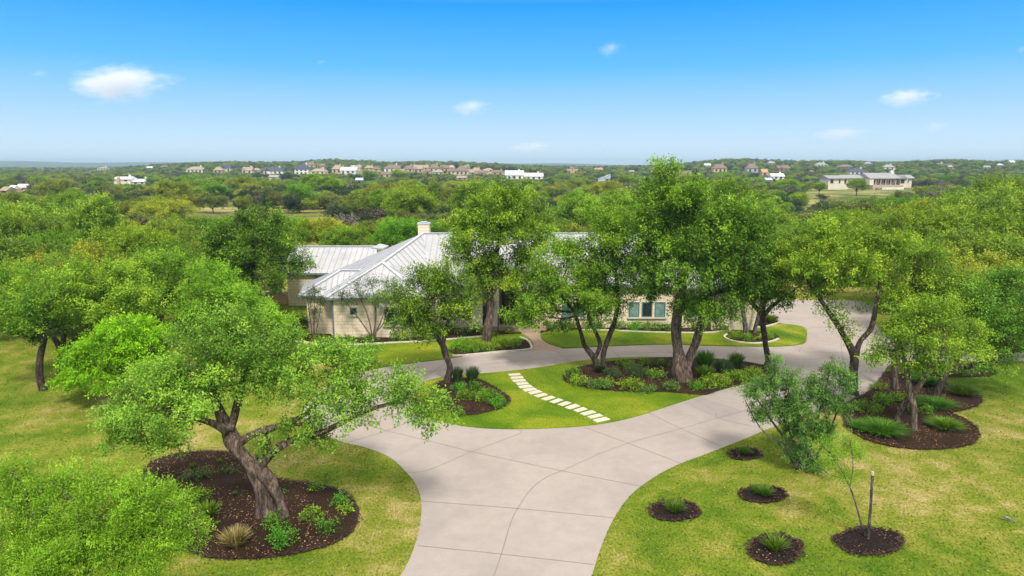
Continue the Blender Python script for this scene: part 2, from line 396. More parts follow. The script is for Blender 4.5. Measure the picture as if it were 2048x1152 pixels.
me.polygons.foreach_set('use_smooth', [True]*len(F))
grd = bpy.data.objects.new('ground', me); col.objects.link(grd); grd['kind'] = 'structure'

# ------------------------------------------------------------------ flat sheets: driveway, lawns, beds
def cr(pts, closed=True, n=7):
    out_ = []; L = len(pts)
    rng_ = range(L) if closed else range(L - 1)
    for i in rng_:
        p0 = pts[(i-1) % L] if closed or i > 0 else pts[i]; p1 = pts[i]; p2 = pts[(i+1) % L]
        p3 = pts[(i+2) % L] if closed or i + 2 < L else p2
        for k in range(n):
            u = k / n
            out_.append(tuple(0.5 * ((2*p1[j]) + (-p0[j]+p2[j])*u + (2*p0[j]-5*p1[j]+4*p2[j]-p3[j])*u*u + (-p0[j]+3*p1[j]-3*p2[j]+p3[j])*u**3) for j in range(len(p1))))
    if not closed: out_.append(tuple(pts[-1]))
    return out_
def ground_pts(pxs, closed=True, n=7):
    return [(p.x, p.y) for p in (PG(a, b) for a, b in cr(pxs, closed, n))]
def sheet(name, pxs, z, mat_, n=7, mb=None, mi=0, z0=-0.05, pts=None):
    pts = pts or ground_pts(pxs, True, n)
    own = mb is None
    if own: mb = MB()
    tri = tessellate_polygon([[Vector((x, y, 0)) for x, y in pts]])
    n0 = len(mb.v); mb.v += [(x, y, z) for x, y in pts]
    for t3 in tri:
        a, b_, c_ = (Vector((*pts[k], 0)) for k in t3)
        if (b_ - a).cross(c_ - a).z < 0: t3 = t3[::-1]
        mb.f.append(tuple(n0 + k for k in t3)); mb.m.append(mi)
    L = len(pts)
    n1 = len(mb.v); mb.v += [(x, y, z0) for x, y in pts]
    for k in range(L):
        k2 = (k + 1) % L; mb.f.append((n0+k, n0+k2, n1+k2, n1+k)); mb.m.append(mi)
    if own:
        o = mb.build(name, mat_); o['kind'] = 'structure'; return o
def ribbon(mb, pts, w_, z, h_=0.0, mi=0, closed=False):
    """strip of width w_ along ground points; h_>0 makes it a solid kerb"""
    P3 = [Vector((x, y, 0)) for x, y in pts]; L = len(P3)
    lf, rt = [], []
    for i in range(L):
        a = P3[(i-1) % L] if closed else P3[max(i-1, 0)]; b_ = P3[(i+1) % L] if closed else P3[min(i+1, L-1)]
        d = (b_ - a); d.normalize(); nrm = Vector((-d.y, d.x, 0)) * (w_ / 2)
        lf.append(P3[i] + nrm); rt.append(P3[i] - nrm)
    for i in range(L if closed else L - 1):
        j = (i + 1) % L
        zz = Vector((0, 0, z)); z0 = Vector((0, 0, z - h_))
        mb.face([rt[i]+zz, rt[j]+zz, lf[j]+zz, lf[i]+zz], mi)
        if h_:
            mb.face([lf[i]+zz, lf[j]+zz, lf[j]+z0, lf[i]+z0], mi); mb.face([rt[j]+zz, rt[i]+zz, rt[i]+z0, rt[j]+z0], mi)
            if not closed and i == 0: mb.face([rt[0]+zz, lf[0]+zz, lf[0]+z0, rt[0]+z0], mi)
            if not closed and i == L-2: mb.face([lf[j]+zz, rt[j]+zz, rt[j]+z0, lf[j]+z0], mi)

DRIVE = [(700,1330),(770,1215),(803,1150),(822,1112),(838,1062),(843,1010),(834,974),(812,944),(778,914),(733,896),(692,886),(655,872),(622,850),(606,826),
         (628,795),(676,765),(742,741),(810,729),(884,720),(960,709),(1060,701),(1126,698),(1229,693),(1328,690),(1404,692),(1484,694),(1560,694),
         (1607,688),(1614,672),(1612,657),(1596,651),(1558,646),(1530,638),(1512,626),(1500,612),(1500,600),(1640,600),(1745,606),(1747,630),(1753,652),(1771,671),(1812,681),
         (1900,698),(1990,702),(2140,702),(2140,722),(1990,722),(1860,722),(1800,725),(1775,733),(1764,755),(1742,778),(1712,797),(1670,812),(1600,834),(1531,860),(1480,882),
         (1420,905),(1350,932),(1300,960),(1258,994),(1225,1042),(1200,1100),(1184,1152),(1160,1240),(1130,1330)]
dmb = MB(); DP = ground_pts(DRIVE, True, 6)
sheet('driveway', None, 0.012, None, mb=dmb, pts=DP, z0=-0.1)
# darker slab and the saw cuts belong to the driveway's surface
slab_px = [(1366,806),(1425,792),(1493,820),(1450,840),(1408,824)]
n0 = len(dmb.v); dmb.v += [(*PG(a, b_).xy, 0.016) for a, b_ in [(1368,806),(1404,794),(1490,824),(1440,838),(1405,824)]]
dmb.f.append(tuple(n0 + k for k in range(5))); dmb.m.append(1)
if True:
    a_, b_, c_ = (Vector(dmb.v[n0 + k]) for k in range(3))
    if (b_ - a_).cross(c_ - a_).z < 0: dmb.f[-1] = dmb.f[-1][::-1]
JOINTS = [[(980,1175),(1003,1108),(1022,1045),(1040,1010),(1065,976),(1095,954),(1122,943),(1190,912),(1256,887),(1310,872),(1362,858),(1430,838),(1500,818)],
          [(834,1092),(1003,1109),(1188,1130)],[(842,1003),(1037,1018),(1235,1037)],[(943,904),(1122,942),(1291,975)],
          [(806,945),(856,941),(943,904),(1036,869),(1037,861)],[(780,864),(860,883),(943,904)],[(690,838),(780,864)],[(690,887),(780,860),(858,825)],
          [(1164,853),(1256,887),(1366,929)],[(1297,826),(1362,858),(1442,893)],[(1392,800),(1430,824),(1440,838),(1530,858)],
          [(1001,707),(1054,742)],[(1104,698),(1146,727)],[(1047,722),(1145,712),(1230,708),(1330,705),(1420,709),(1520,716)],[(1210,692),(1240,714)],[(1325,690),(1350,712)],[(1476,694),(1466,712)],
          [(900,718),(880,735),(850,752)],[(760,760),(850,745),(960,730),(1047,722)],[(1606,688),(1598,704)],[(1598,704),(1780,708)],[(1614,657),(1748,648)],[(1560,640),(1700,632)],[(1540,752),(1700,745),(1768,745)],[(1700,800),(1690,745),(1684,708),(1680,650)]]
for jn in JOINTS: ribbon(dmb, ground_pts(jn, False, 5), 0.026, 0.0175, mi=2)
drv = dmb.build('driveway', [M['concrete'], M['patch'], M['joint']]); drv['kind'] = 'structure'

WALK = [(1060,701),(1067,690),(1058,676),(1040,665),(1020,655),(1012,646),(1078,646),(1080,662),(1082,676),(1096,688),(1126,698),(1100,702)]
wmb = MB(); sheet('walk', WALK, 0.018, None, mb=wmb, n=5)
ribbon(wmb, ground_pts([(1034,662),(1081,662)], False, 4), 0.035, 0.0215, mi=1)
wk = wmb.build('front_walk', [M['walk'], M['joint']]); wk['kind'] = 'structure'

ISLAND = [(822,800),(838,772),(872,758),(920,752),(978,747),(1040,741),(1100,733),(1150,724),(1230,717),(1310,715),(1400,718),(1480,724),(1540,733),(1558,742),(1545,752),(1510,764),
          (1460,776),(1410,790),(1340,812),(1268,835),(1200,849),(1130,856),(1050,859),(980,858),(920,852),(870,840),(836,822)]
sheet('island_lawn', ISLAND, 0.05, M['lush'])
# stepping stones are things of their own
STONES = [(1029,749.5),(1034,755.5),(1038,761.5),(1044,767.5),(1050.5,773.5),(1059,779.5),(1069.5,785),(1082,791),(1097,797),(1112.5,802.5),(1129,808),(1145,814),(1161,820),(1176.5,826.5),(1190,833),(1203,840)]
for i, (a, b_) in enumerate(STONES):
    p = PG(a, b_, 0.05)
    q0 = PG(*STONES[max(i-1, 0)], 0.05); q1 = PG(*STONES[min(i+1, len(STONES)-1)], 0.05); d = (q1 - q0).normalized(); ang = math.atan2(d.y, d.x) + math.pi / 2
    mb = MB(); L_, W_ = 0.34 * random.uniform(.9, 1.1), 0.155 * random.uniform(.9, 1.1)
    out8 = []
    for sx, sy in ((-1,-1),(-.3,-1.05),(.4,-.97),(1,-1),(1.02,0),(1,1),(.2,1.04),(-1,1)):
        x, y = sx * L_ * random.uniform(.95, 1.04), sy * W_ * random.uniform(.92, 1.06)
        out8.append((x*math.cos(ang)-y*math.sin(ang), x*math.sin(ang)+y*math.cos(ang)))
    mb.f.append(tuple(range(8))); mb.m.append(0); mb.v += [(x*.96, y*.96, 0.035) for x, y in out8] + [(x, y, 0.02) for x, y in out8] + [(x, y, -0.03) for x, y in out8]
    for lv in (0, 8):
        for k in range(8): mb.f.append((lv+k, lv+8+k, lv+8+(k+1) % 8, lv+(k+1) % 8)); mb.m.append(0)
    o = mb.build('stepping_stone', M['slab']); o.location = p
    where = ['at the top end by the upper lane', 'second from the top end'] + [f'{n_} stone down from the upper lane' for n_ in ('third','fourth','fifth','sixth','seventh','eighth','ninth','tenth','eleventh','twelfth','thirteenth','fourteenth')] + ['second from the bottom end', 'at the bottom end, partly over the drive']
    tag(o, 'pale stepping stone in the island lawn path, ' + where[i], 'stepping stone', 'stepping stones across the island lawn')

# right-hand lawn strip and lawn left of the walk are ground; a greener sheet lies over it
sheet('front_lawn', [(1082,672),(1092,664),(1160,660),(1221,661),(1300,664),(1400,666),(1446,662),(1479,656),(1530,653),(1556,648),(1594,652),(1610,659),(1611,672),(1604,686),(1560,692.5),(1484,692.5),(1404,690.5),(1328,688.5),(1229,691.5),(1130,696),(1100,688),(1086,680)], 0.03, M['lush'])
sheet('side_lawn', [(640,708),(700,690),(780,686),(860,681),(944,675),(1000,671),(1040,668),(1054,680),(1020,690),(930,712),(884,719),(810,728),(742,739),(700,740),(650,730)], 0.028, M['lush'])

BEDS = {
 'oak_tree': [(288,950),(305,925),(355,909),(425,904),(470,912),(520,944),(570,962),(630,970),(685,985),(708,1008),(715,1035),(703,1062),(665,1088),(600,1106),(520,1117),(440,1118),(392,1109),(368,1090),(378,1052),(368,1010),(338,988),(302,970)],
 'island_right': [(1128,758),(1140,744),(1170,734),(1229,724),(1300,719),(1360,717),(1430,720),(1496,727),(1543,738),(1548,746),(1518,758),(1484,768),(1440,780),(1404,791),(1340,786),(1260,785),(1190,780),(1145,770)],
 'island_left': [(862,785),(880,766),(915,758),(960,762),(985,775),(1008,789),(1018,802),(1008,815),(975,826),(930,832),(890,822),(868,806)],
 'right_oak': [(1690,842),(1700,860),(1738,882),(1800,896),(1870,899),(1932,892),(1956,876),(1952,856),(1928,838),(1904,826),(1938,818),(1962,804),(1950,785),(1900,770),(1850,758),(1800,748),(1772,745),(1760,762),(1738,785),(1706,800),(1690,815)],
 'far_right': [(1850,740),(1900,736),(1960,736),(1990,744),(1975,752),(1910,754),(1860,750)],
 'walk_left': [(905,706),(930,711),(990,705),(1056,699.5),(1060,692),(1053,683),(1035,680),(990,684),(930,690),(900,698)],
 'foundation_left': [(560,668),(620,640),(760,645),(880,640),(1000,648),(1012,655),(1030,664),(1040,667),(1000,669),(944,673),(860,680),(780,684),(700,688),(640,686),(590,680)],
 'foundation_right': [(1082,640),(1200,636),(1400,630),(1500,622),(1530,628),(1557,645),(1545,650),(1525,653),(1479,655),(1446,661),(1400,665),(1300,662),(1221,660),(1150,660),(1092,663),(1083,665)],
 'ring': [(1557,677),(1545,668),(1510,664),(1465,666),(1450,673),(1455,679),(1480,684),(1510,686),(1540,683)],
}
BEDPTS = {}
for k, pxs in BEDS.items():
    o = sheet('mulch_bed', pxs, {'island_right': .075, 'island_left': .075}.get(k, 0.045), M['mulch'], 6); BEDPTS[k] = ground_pts(pxs, True, 6)
RINGS = [(1490,909,31,12),(1526,990,46,17),(1350,1023,50,20),(1550,1101,54,30),(1737,1084,65,28)]
for cx, cy, rx, ry in RINGS:
    pts = []
    for k in range(26):
        th = 2*math.pi*k/26; rr = 1 + random.uniform(-.07, .07)
        p = PG(cx + rx*rr*math.cos(th), cy + ry*rr*math.sin(th)); pts.append((p.x, p.y))
    sheet('mulch_ring', None, 0.03, M['mulch_dark'], pts=pts); BEDPTS[f'r{cx}'] = pts
# pale kerbs round the beds near the house
kb = MB()
for pl in ([(905,713),(930,712),(990,706),(1056,700.5),(1062,692),(1054,682),(1040,676)],[(590,684),(640,689),(700,691),(780,687),(860,683),(944,676),(990,672)],
           [(1160,661),(1221,662),(1300,665.5),(1400,667),(1446,663.5),(1479,657),(1525,655),(1548,650),(1558,646)],[(1454,670),(1449,675),(1458,681),(1480,686),(1510,688),(1540,685),(1557,679)]):
    ribbon(kb, ground_pts(pl, False, 6), 0.13, 0.10, 0.12)
ko = kb.build('kerb', M['kerbstone']); ko['kind'] = 'structure'

# ------------------------------------------------------------------ leaves
def unit(n_, r_=rng):
    v_ = r_.normal(size=(n_, 3)); return v_ / np.linalg.norm(v_, axis=1, keepdims=True)
def sprays(C, D, n, L, rad, leaf, wid=0.5, up=0.8, r_=rng, pt=None):
    """C clump centres, D outward directions, n leaves each. returns verts, tint"""
    K = len(C); N = K * n
    c = np.repeat(C, n, 0); d = np.repeat(D, n, 0)
    t_ = r_.random(N)[:, None]
    sc_ = np.repeat(r_.uniform(0.7, 1.3, K), n)[:, None]
    pos = c + d * (t_ - 0.35) * L * sc_ + r_.normal(size=(N, 3)) * rad * (1.15 - 0.6 * t_) * sc_
    u = d * 0.7 + unit(N, r_); u /= np.linalg.norm(u, axis=1, keepdims=True)
    nn = unit(N, r_) + np.array([0, 0, up]) + d * 0.4
    v_ = np.cross(nn, u); v_ /= np.linalg.norm(v_, axis=1, keepdims=True) + 1e-9
    ln = leaf * r_.uniform(0.65, 1.3, N)[:, None]
    u = u * ln; v_ = v_ * ln * wid
    nrm = np.cross(u, v_); nrm /= np.linalg.norm(nrm, axis=1, keepdims=True) + 1e-9
    V_ = np.stack([pos, pos + u * 0.45 + v_ * 0.5, pos + u - nrm * ln * 0.12, pos + u * 0.45 - v_ * 0.5], 1).reshape(-1, 3)
    ct = np.repeat(r_.random(K), n)
    if pt is not None: ct = .4 * ct + .6 * np.repeat(pt, n)
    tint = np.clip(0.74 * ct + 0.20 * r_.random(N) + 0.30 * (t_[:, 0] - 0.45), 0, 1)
    return V_, tint
PUFF_T = [None]
def lobe_clumps(lobes, dens, r_=rng, shell=0.42, up_bias=0.35, puff=0.62, pd=0.62):
    """lobes: (cx,cy,cz,rx,ry,rz). Each lobe's shell carries foliage pads (puffs); dens = clumps per square metre.
    returns clump centres and outward directions; PUFF_T[0] keeps each clump's pad tint"""
    Cs, Ds, Ts = [], [], []
    for lb in lobes:
        c = np.array(lb[:3]); rr = np.array(lb[3:6]); small = rr.mean() < 0.9
        area = 4 * math.pi * ((((rr[0]*rr[1])**1.6 + (rr[0]*rr[2])**1.6 + (rr[1]*rr[2])**1.6) / 3) ** (1/1.6))
        n = max(6, int(area * dens)); npf = max(5, int(area * pd)) if not small else 0
        def dirs(k):
            d = unit(k, r_); d[:, 2] += up_bias * r_.random(k); return d / np.linalg.norm(d, axis=1, keepdims=True)
        if small:
            d = dirs(n); rad = (1 - shell * r_.random(n) ** 1.5) * r_.uniform(0.85, 1.12, n)
            Cs.append(c + d * rr * rad[:, None]); e = d / rr; Ds.append(e / np.linalg.norm(e, axis=1, keepdims=True)); Ts.append(r_.random(n)); continue
        d = dirs(npf); rad = (1 - shell * r_.random(npf) ** 1.3) * r_.uniform(.86, 1.10, npf)
        pc = c + d * rr * rad[:, None]; ps = puff * r_.uniform(.6, 1.35, npf); pt = r_.random(npf)
        k = r_.integers(0, npf, n); q = unit(n, r_); q[:, 2] = np.abs(q[:, 2]) * np.where(r_.random(n) < .8, 1, -.6)
        q2 = q * np.array([1, 1, .62]) * (1 - .35 * r_.random(n))[:, None]
        Cs.append(pc[k] + q2 * ps[k][:, None]); e = q + d[k] * .8; Ds.append(e / np.linalg.norm(e, axis=1, keepdims=True)); Ts.append(pt[k])
    PUFF_T[0] = np.concatenate(Ts)
    return np.concatenate(Cs), np.concatenate(Ds)
def wob(a, b, n, amp, r_=random):
    a, b = Vector(a), Vector(b); L = (b - a).length; pts = []
    o1 = Vector((r_.uniform(-1, 1), r_.uniform(-1, 1), r_.uniform(-.3, .6))) * amp * L
    for i in range(n + 1):
        u = i / n; q = a.lerp(b, u) + o1 * math.sin(math.pi * u)
        if 0 < i < n: q += Vector((r_.uniform(-1, 1), r_.uniform(-1, 1), r_.uniform(-1, 1))) * amp * L * 0.25
        pts.append(q)
    return pts
def hero(name, Y, trunks, lobes, leafm, barkm, label, cat='tree', group=None, dens=5.0, n=24, leaf=0.11, L=0.75, rad=0.16, base=None, wid=0.5, shell=0.42, twigs=7, ryf=0.95, sides=10, branch=True, lump=0.22, pf=1.0):
    """trunks: lists of (px, py, radius_m, dY); lobes: (px, py, rx_px, rz_px, dY[, ry_m])"""
    k = px_m(Y)
    TR = []
    for tr in trunks:
        pts = [P(q[0], q[1], Y + (q[3] if len(q) > 3 else 0)) for q in tr]; TR.append((pts, [q[2] * (.84 if .12 < q[2] < .4 and Y > 25 else 1) for q in tr]))
    b0 = TR[0][0][0]; org = Vector((b0.x, b0.y, 0))
    root = empty(name, org, label, cat, group)
    LB = []
    for lb in lobes:
        dy = lb[4] if len(lb) > 4 else 0
        c = P(lb[0], lb[1], Y + dy) - org; rx, rz = lb[2] * k, lb[3] * k
        ry = lb[5] if len(lb) > 5 else (rx + rz) / 2 * ryf + 0.3
        LB.append((c.x, c.y, c.z, rx, ry, rz))
    mb = MB(); tips = []
    for pts, rr in TR:
        if len(pts) > 2:
            q = cr([tuple(p) + (r_,) for p, r_ in zip(pts, rr)], False, 4)
            pts = [Vector(a[:3]) for a in q]; rr = [max(.012, a[3]) for a in q]
        pts = [p - org for p in pts]
        if pts[0].z < 0.5:
            pts.insert(0, pts[0] + Vector((0, 0, -0.25 - pts[0].z))); rr = [rr[0] * 1.3] + rr
            rr[1] *= 1.10
        mb.tube(pts, rr, sides, lump, random.uniform(0, 50)); tips += list(zip(pts[len(pts)//2:], rr[len(rr)//2:]))
    if branch:
        for lb in LB:
            c = Vector(lb[:3]); tp, tr_ = min(tips, key=lambda q: (q[0] - c).length + max(0, q[0].z - c.z) * 1.5)
            r0 = max(0.03, min(tr_ * 0.8, 0.10)); pts = wob(tp, c, 5, 0.10)
            mb.tube(pts, [r0 * (1 - 0.6 * i / 5) for i in range(6)], 6, 0.1, random.random() * 9)
            for _ in range(twigs):
                d = Vector((random.gauss(0, 1), random.gauss(0, 1), random.gauss(.3, .8))).normalized()
                e = c + Vector((d.x * lb[3], d.y * lb[4], d.z * lb[5])) * random.uniform(.75, 1.0)
                s0 = pts[random.choice((3, 4, 5))]
                tw = wob(s0, e, 4, 0.10); mb.tube(tw, [r0 * .35, r0 * .28, r0 * .2, r0 * .14, r0 * .06], 4, 0, 0, cap=False)
    to = mb.build('trunk', barkm, root, smooth=True, origin=(0, 0, 0)); to.location = (0, 0, 0)
    C_, D_ = lobe_clumps(LB, dens * 1.25, shell=shell, puff=.66 * pf, pd=.48 / pf ** 1.5)
    keep = C_[:, 2] > 0.15; C_, D_ = C_[keep], D_[keep]; PT = PUFF_T[0][keep]
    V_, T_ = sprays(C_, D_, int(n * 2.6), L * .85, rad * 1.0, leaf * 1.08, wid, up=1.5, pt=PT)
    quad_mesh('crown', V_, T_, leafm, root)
    return root

OAK_G = 'live oaks round the driveway'
hero('oak_tree', 20.3,
  [[(536,1026,.235),(528,985,.225),(512,950,.225),(492,918,.205),(470,890,.22),(458,862,.19,.2),(440,820,.14,.3),(425,770,.10,.5),(420,720,.06,.6)],
   [(566,1022,.15,-.15),(554,990,.16,-.1),(540,962,.17,0),(520,935,.19,0),(503,915,.17,0)],
   [(518,1029,.13,-.2),(521,1000,.15,-.12),(514,965,.16,-.05),(500,935,.15,0)],
   [(512,940,.17),(535,915,.15),(556,896,.115),(590,878,.10),(640,866,.09,-.3),(680,848,.075,-.5),(730,822,.06,-.8),(790,805,.05,-1),(830,790,.03,-1)],
   [(474,886,.13),(500,872,.11),(530,860,.10),(570,848,.085,.4),(610,830,.08,.8),(650,790,.05,1)],
   [(540,905,.08),(536,880,.07),(530,862,.06)],
   [(460,862,.13),(474,810,.11,.6),(490,750,.08,1),(520,690,.05,1.2)],
   [(455,862,.12),(420,845,.10,-.4),(370,830,.08,-.8),(310,815,.05,-1)]],
  [(335,838,95,62,-.8),(285,800,75,55,-.4),(395,790,85,70,0),(350,760,80,55,.6),(430,710,76,62,.8),(462,655,58,44,1.0),(480,770,64,50,.5),(520,700,76,50,1),(595,715,80,46,1),(670,735,76,44,.8),(715,770,50,34,.3),
   (640,785,68,34,.2),(550,760,50,30,.4),(700,815,55,32,-.6),(600,850,38,18,0),(830,800,52,36,-1),(868,828,34,30,-1),(795,770,38,28,-.8),(245,840,40,35,-.6),(530,890,22,16,0),(640,880,35,12,-.3)],
  M['leaf_grey'], M['bark'], 'big spreading oak with a twisted forked trunk in the mulch bed at left foreground', 'tree', None, dens=4.8, n=26, leaf=0.085, L=.6, rad=.13, twigs=10, lump=.34, sides=16)
hero('oak_tree', 33.8, [[(893,767,.22),(900,738,.2),(892,712,.19),(886,692,.17),(870,668,.14),(858,635,.1),(855,600,.06)],[(885,690,.12),(893,660,.1),(900,620,.06)]],
  [(860,600,70,45,0),(825,640,48,38,0),(890,575,45,38,0),(905,630,36,40,-.2),(855,560,38,24,.2),(800,600,32,38,.2),(850,660,45,24,-.3),(925,590,25,30,0)],
  M['leaf_dark'], M['barkdark'], 'small oak with a crooked thin trunk at the left tip of the island', 'tree', OAK_G, dens=3.4, n=22, leaf=.11)
hero('oak_tree', 41.4, [[(972,690,.33),(976,655,.30),(982,615,.28),(979,575,.25),(985,530,.22),(1000,480,.14),(1005,430,.07)],[(983,590,.16),(1000,566,.13),(1022,545,.08),(1045,510,.05)],[(978,600,.14),(966,570,.12),(955,530,.08)]],
  [(985,430,62,38,0),(945,468,46,42,0),(1040,435,55,42,.5),(1000,490,75,48,0),(1062,492,42,38,.4),(950,530,40,42,-.2),(990,550,55,32,-.4),(1010,402,52,20,0),(1040,540,40,26,0),(955,580,22,20,0),(915,500,24,25,0)],
  M['leaf_oak'], M['bark'], 'tall oak with a thick straight trunk in the bed left of the front walk', 'tree', OAK_G, dens=3.2, n=22, leaf=.13, L=.85)
hero('oak_tree', 36.2, [[(1196,742,.22),(1188,716,.2),(1170,692,.15),(1160,660,.13),(1148,625,.09),(1120,590,.05)],[(1214,750,.18),(1206,718,.17),(1214,685,.17),(1228,645,.15),(1236,600,.12),(1232,550,.09),(1225,490,.06),(1215,440,.04)],[(1190,716,.13),(1200,690,.12),(1192,665,.1),(1178,640,.08),(1176,600,.05)]],
  [(1080,585,50,45,0),(1130,560,52,42,.3),(1100,635,55,28,-.3),(1180,590,55,40,0),(1140,515,35,26,.4),(1228,605,30,30,0),(1185,540,48,30,.3),(1055,620,30,34,0),(1215,450,38,36,.6),(1225,500,42,30,.6),(1240,550,42,38,.2),(1205,505,40,34,-.3),(1225,470,46,34,-.2),(1120,530,44,34,0),(1180,632,34,16,-.4),(1150,600,50,35,-.6)],
  M['leaf_oak'], M['barkdark'], 'oak with several slender stems rising from the left side of the island bed', 'tree', OAK_G, dens=3.9, n=22, leaf=.115)
hero('oak_tree', 34.2, [[(1366,766,.52),(1362,735,.50),(1356,700,.33),(1352,655,.32),(1360,600,.28),(1368,530,.2),(1358,440,.12),(1348,390,.06)],[(1372,738,.30),(1386,700,.28),(1400,655,.25),(1412,590,.2),(1430,510,.13),(1455,450,.07)]],
  [(1348,372,48,36,0),(1328,425,60,42,0),(1395,415,55,42,.4),(1460,425,65,44,.6),(1318,492,55,46,0),(1395,490,75,55,-.6),(1478,500,66,56,0),(1345,560,68,50,-.5),(1430,575,70,50,-.6),(1297,560,38,42,0),(1490,575,52,42,0),(1415,628,46,20,-.4),(1380,612,34,18,0),(1515,470,32,40,.4),(1290,460,26,30,0)],
  M['leaf_dark'], M['bark'], 'largest oak, dense dark crown on a thick low-forked trunk in the island bed', 'tree', OAK_G, pf=1.15, dens=4.6, n=24, leaf=.12, L=.8)
hero('oak_tree', 35.2, [[(1526,752,.25),(1536,722,.2),(1531,690,.18),(1526,650,.16),(1524,630,.16),(1505,605,.12),(1490,570,.07)],[(1525,635,.14),(1545,612,.11),(1575,590,.07)],[(1524,632,.1),(1530,600,.1),(1540,560,.06)]],
  [(1560,550,52,40,0),(1520,535,48,45,0),(1600,570,42,30,.2),(1580,505,46,38,.3),(1500,585,34,26,0),(1545,595,40,18,-.3)],
  M['leaf_dark'], M['barkdark'], 'oak with one slim curved trunk at the right tip of the island', 'tree', OAK_G, dens=3.0, n=22, leaf=.115)
hero('oak_tree', 44.2, [[(1492,668,.19),(1489,640,.18),(1483,605,.14),(1478,570,.08)]], [(1478,560,42,30,0),(1500,540,35,28,.4)],
  M['leaf_oak'], M['barkgrey'], 'left of two slim pale-trunked oaks in the kerbed ring bed', 'tree', OAK_G, dens=2.4, n=20, leaf=.12)
hero('oak_tree', 44.4, [[(1508,669,.15),(1514,645,.14),(1522,610,.11),(1528,575,.06)]], [(1530,562,42,28,0),(1550,540,30,25,.4)],
  M['leaf_oak'], M['barkgrey'], 'right of two slim pale-trunked oaks in the kerbed ring bed', 'tree', OAK_G, dens=2.4, n=20, leaf=.12)
hero('oak_tree', 32.0, [[(1708,792,.27),(1706,750,.25),(1709,712,.24),(1694,682,.17),(1672,645,.14),(1645,605,.10),(1620,570,.05)],[(1712,710,.18),(1722,680,.16),(1742,655,.14),(1752,610,.1),(1760,560,.06)]],
  [(1612,560,58,40,0),(1670,540,70,50,0),(1645,596,50,26,-.3),(1735,570,60,46,0),(1700,495,65,42,.4),(1775,530,55,46,.3),(1685,655,20,13,-.3),(1600,510,46,38,.3),(1650,480,45,30,.5)],
  M['leaf_oak'], M['barkdark'], 'oak with a Y-shaped trunk standing by the right edge of the drive', 'tree', OAK_G, dens=3.0, n=22, leaf=.11)
hero('oak_tree', 32.8, [[(1790,780,.22),(1789,740,.2),(1795,700,.22),(1805,650,.18),(1815,590,.1)]],
  [(1815,570,60,45,0),(1865,535,62,45,.4),(1795,625,46,36,0),(1905,590,52,40,.4),(1840,500,50,34,.5),(1850,620,50,30,0)],
  M['leaf_oak'], M['bark'], 'oak with a straight single trunk at the back left of the right-hand mulch bed', 'tree', OAK_G, dens=2.8, n=22, leaf=.11)
hero('oak_tree', 27.4, [[(1827,861,.16),(1828,820,.15),(1820,785,.14),(1813,740,.13,.2),(1805,700,.1,.3),(1800,670,.06,.4)],[(1797,833,.13,.6),(1810,806,.125,.3),(1838,772,.11,-.2),(1862,735,.10,-.3),(1885,700,.06,-.3)]],
  [(1795,695,45,26,0),(1845,680,55,34,0),(1765,708,34,14,0),(1885,712,44,24,-.2),(1815,650,52,34,.4),(1890,655,60,40,.3),(1950,680,50,36,0),(1840,725,30,14,-.2)],
  M['leaf_oak'], M['barkpale'], 'oak with two pale trunks crossing in an X in the right-hand mulch bed', 'tree', OAK_G, dens=3.8, n=24, leaf=.095, L=.65)
hero('oak_tree', 31.4, [[(1872,790,.18),(1885,760,.17),(1900,738,.16),(1935,733,.16,-.2),(1975,722,.12,-.4),(2020,705,.08,-.5)],[(1898,742,.14),(1915,715,.12,.3),(1930,680,.1,.5),(1950,640,.06,.6)]],
  [(1945,640,60,44,.3),(2005,680,55,38,-.3),(2035,630,55,46,0),(1965,590,60,45,.4),(2045,570,55,46,.3),(1990,720,42,20,-.4),(2060,700,50,32,-.4)],
  M['leaf_grey'], M['barkdark'], 'oak leaning to the right with a low horizontal limb, at the right frame edge', 'tree', OAK_G, dens=3.3, n=24, leaf=.105)
hero('oak_tree', 32.7, [[(86,778,.22),(79,745,.2),(82,705,.18),(92,660,.14),(90,620,.08)]],
  [(60,615,62,45,0),(115,585,62,45,.3),(35,665,50,26,-.2),(100,655,48,26,-.3),(20,590,45,42,.3)],
  M['leaf_oak'], M['barkdark'], 'oak with a single thin dark trunk nearest the left frame edge on the lawn', 'tree', OAK_G, dens=3.2, n=24, leaf=.105)
hero('oak_tree', 35.6, [[(124,742,.26),(124,712,.24),(118,690,.18),(100,665,.14),(92,630,.08)],[(124,715,.18),(140,690,.15),(165,668,.12),(200,640,.08)],[(124,712,.14),(128,670,.12),(130,620,.07)]],
  [(180,600,70,50,0),(235,635,58,36,-.2),(135,560,60,44,.3),(260,590,52,38,.2),(170,655,50,26,-.3),(205,555,52,36,.4),(290,620,34,26,0)],
  M['leaf_oak'], M['barkdark'], 'oak with a dark trunk splitting into three limbs, behind the lime green bush', 'tree', OAK_G, dens=3.0, n=24, leaf=.11)
hero('oak_tree', 38.0, [[(480,712,.22),(470,690,.2),(455,660,.16),(440,620,.1)],[(472,692,.14),(510,672,.12),(560,655,.08)]],
  [(465,620,62,40,0),(425,590,52,36,.2),(515,640,52,28,-.2),(395,640,44,36,0),(560,655,36,20,0),(440,565,46,26,.3),(500,600,44,26,.2),(430,670,50,24,-.4)],
  M['leaf_soft'], M['bark'], 'light green oak right behind the crown of the big foreground oak', 'tree', OAK_G, dens=3.0, n=24, leaf=.11)
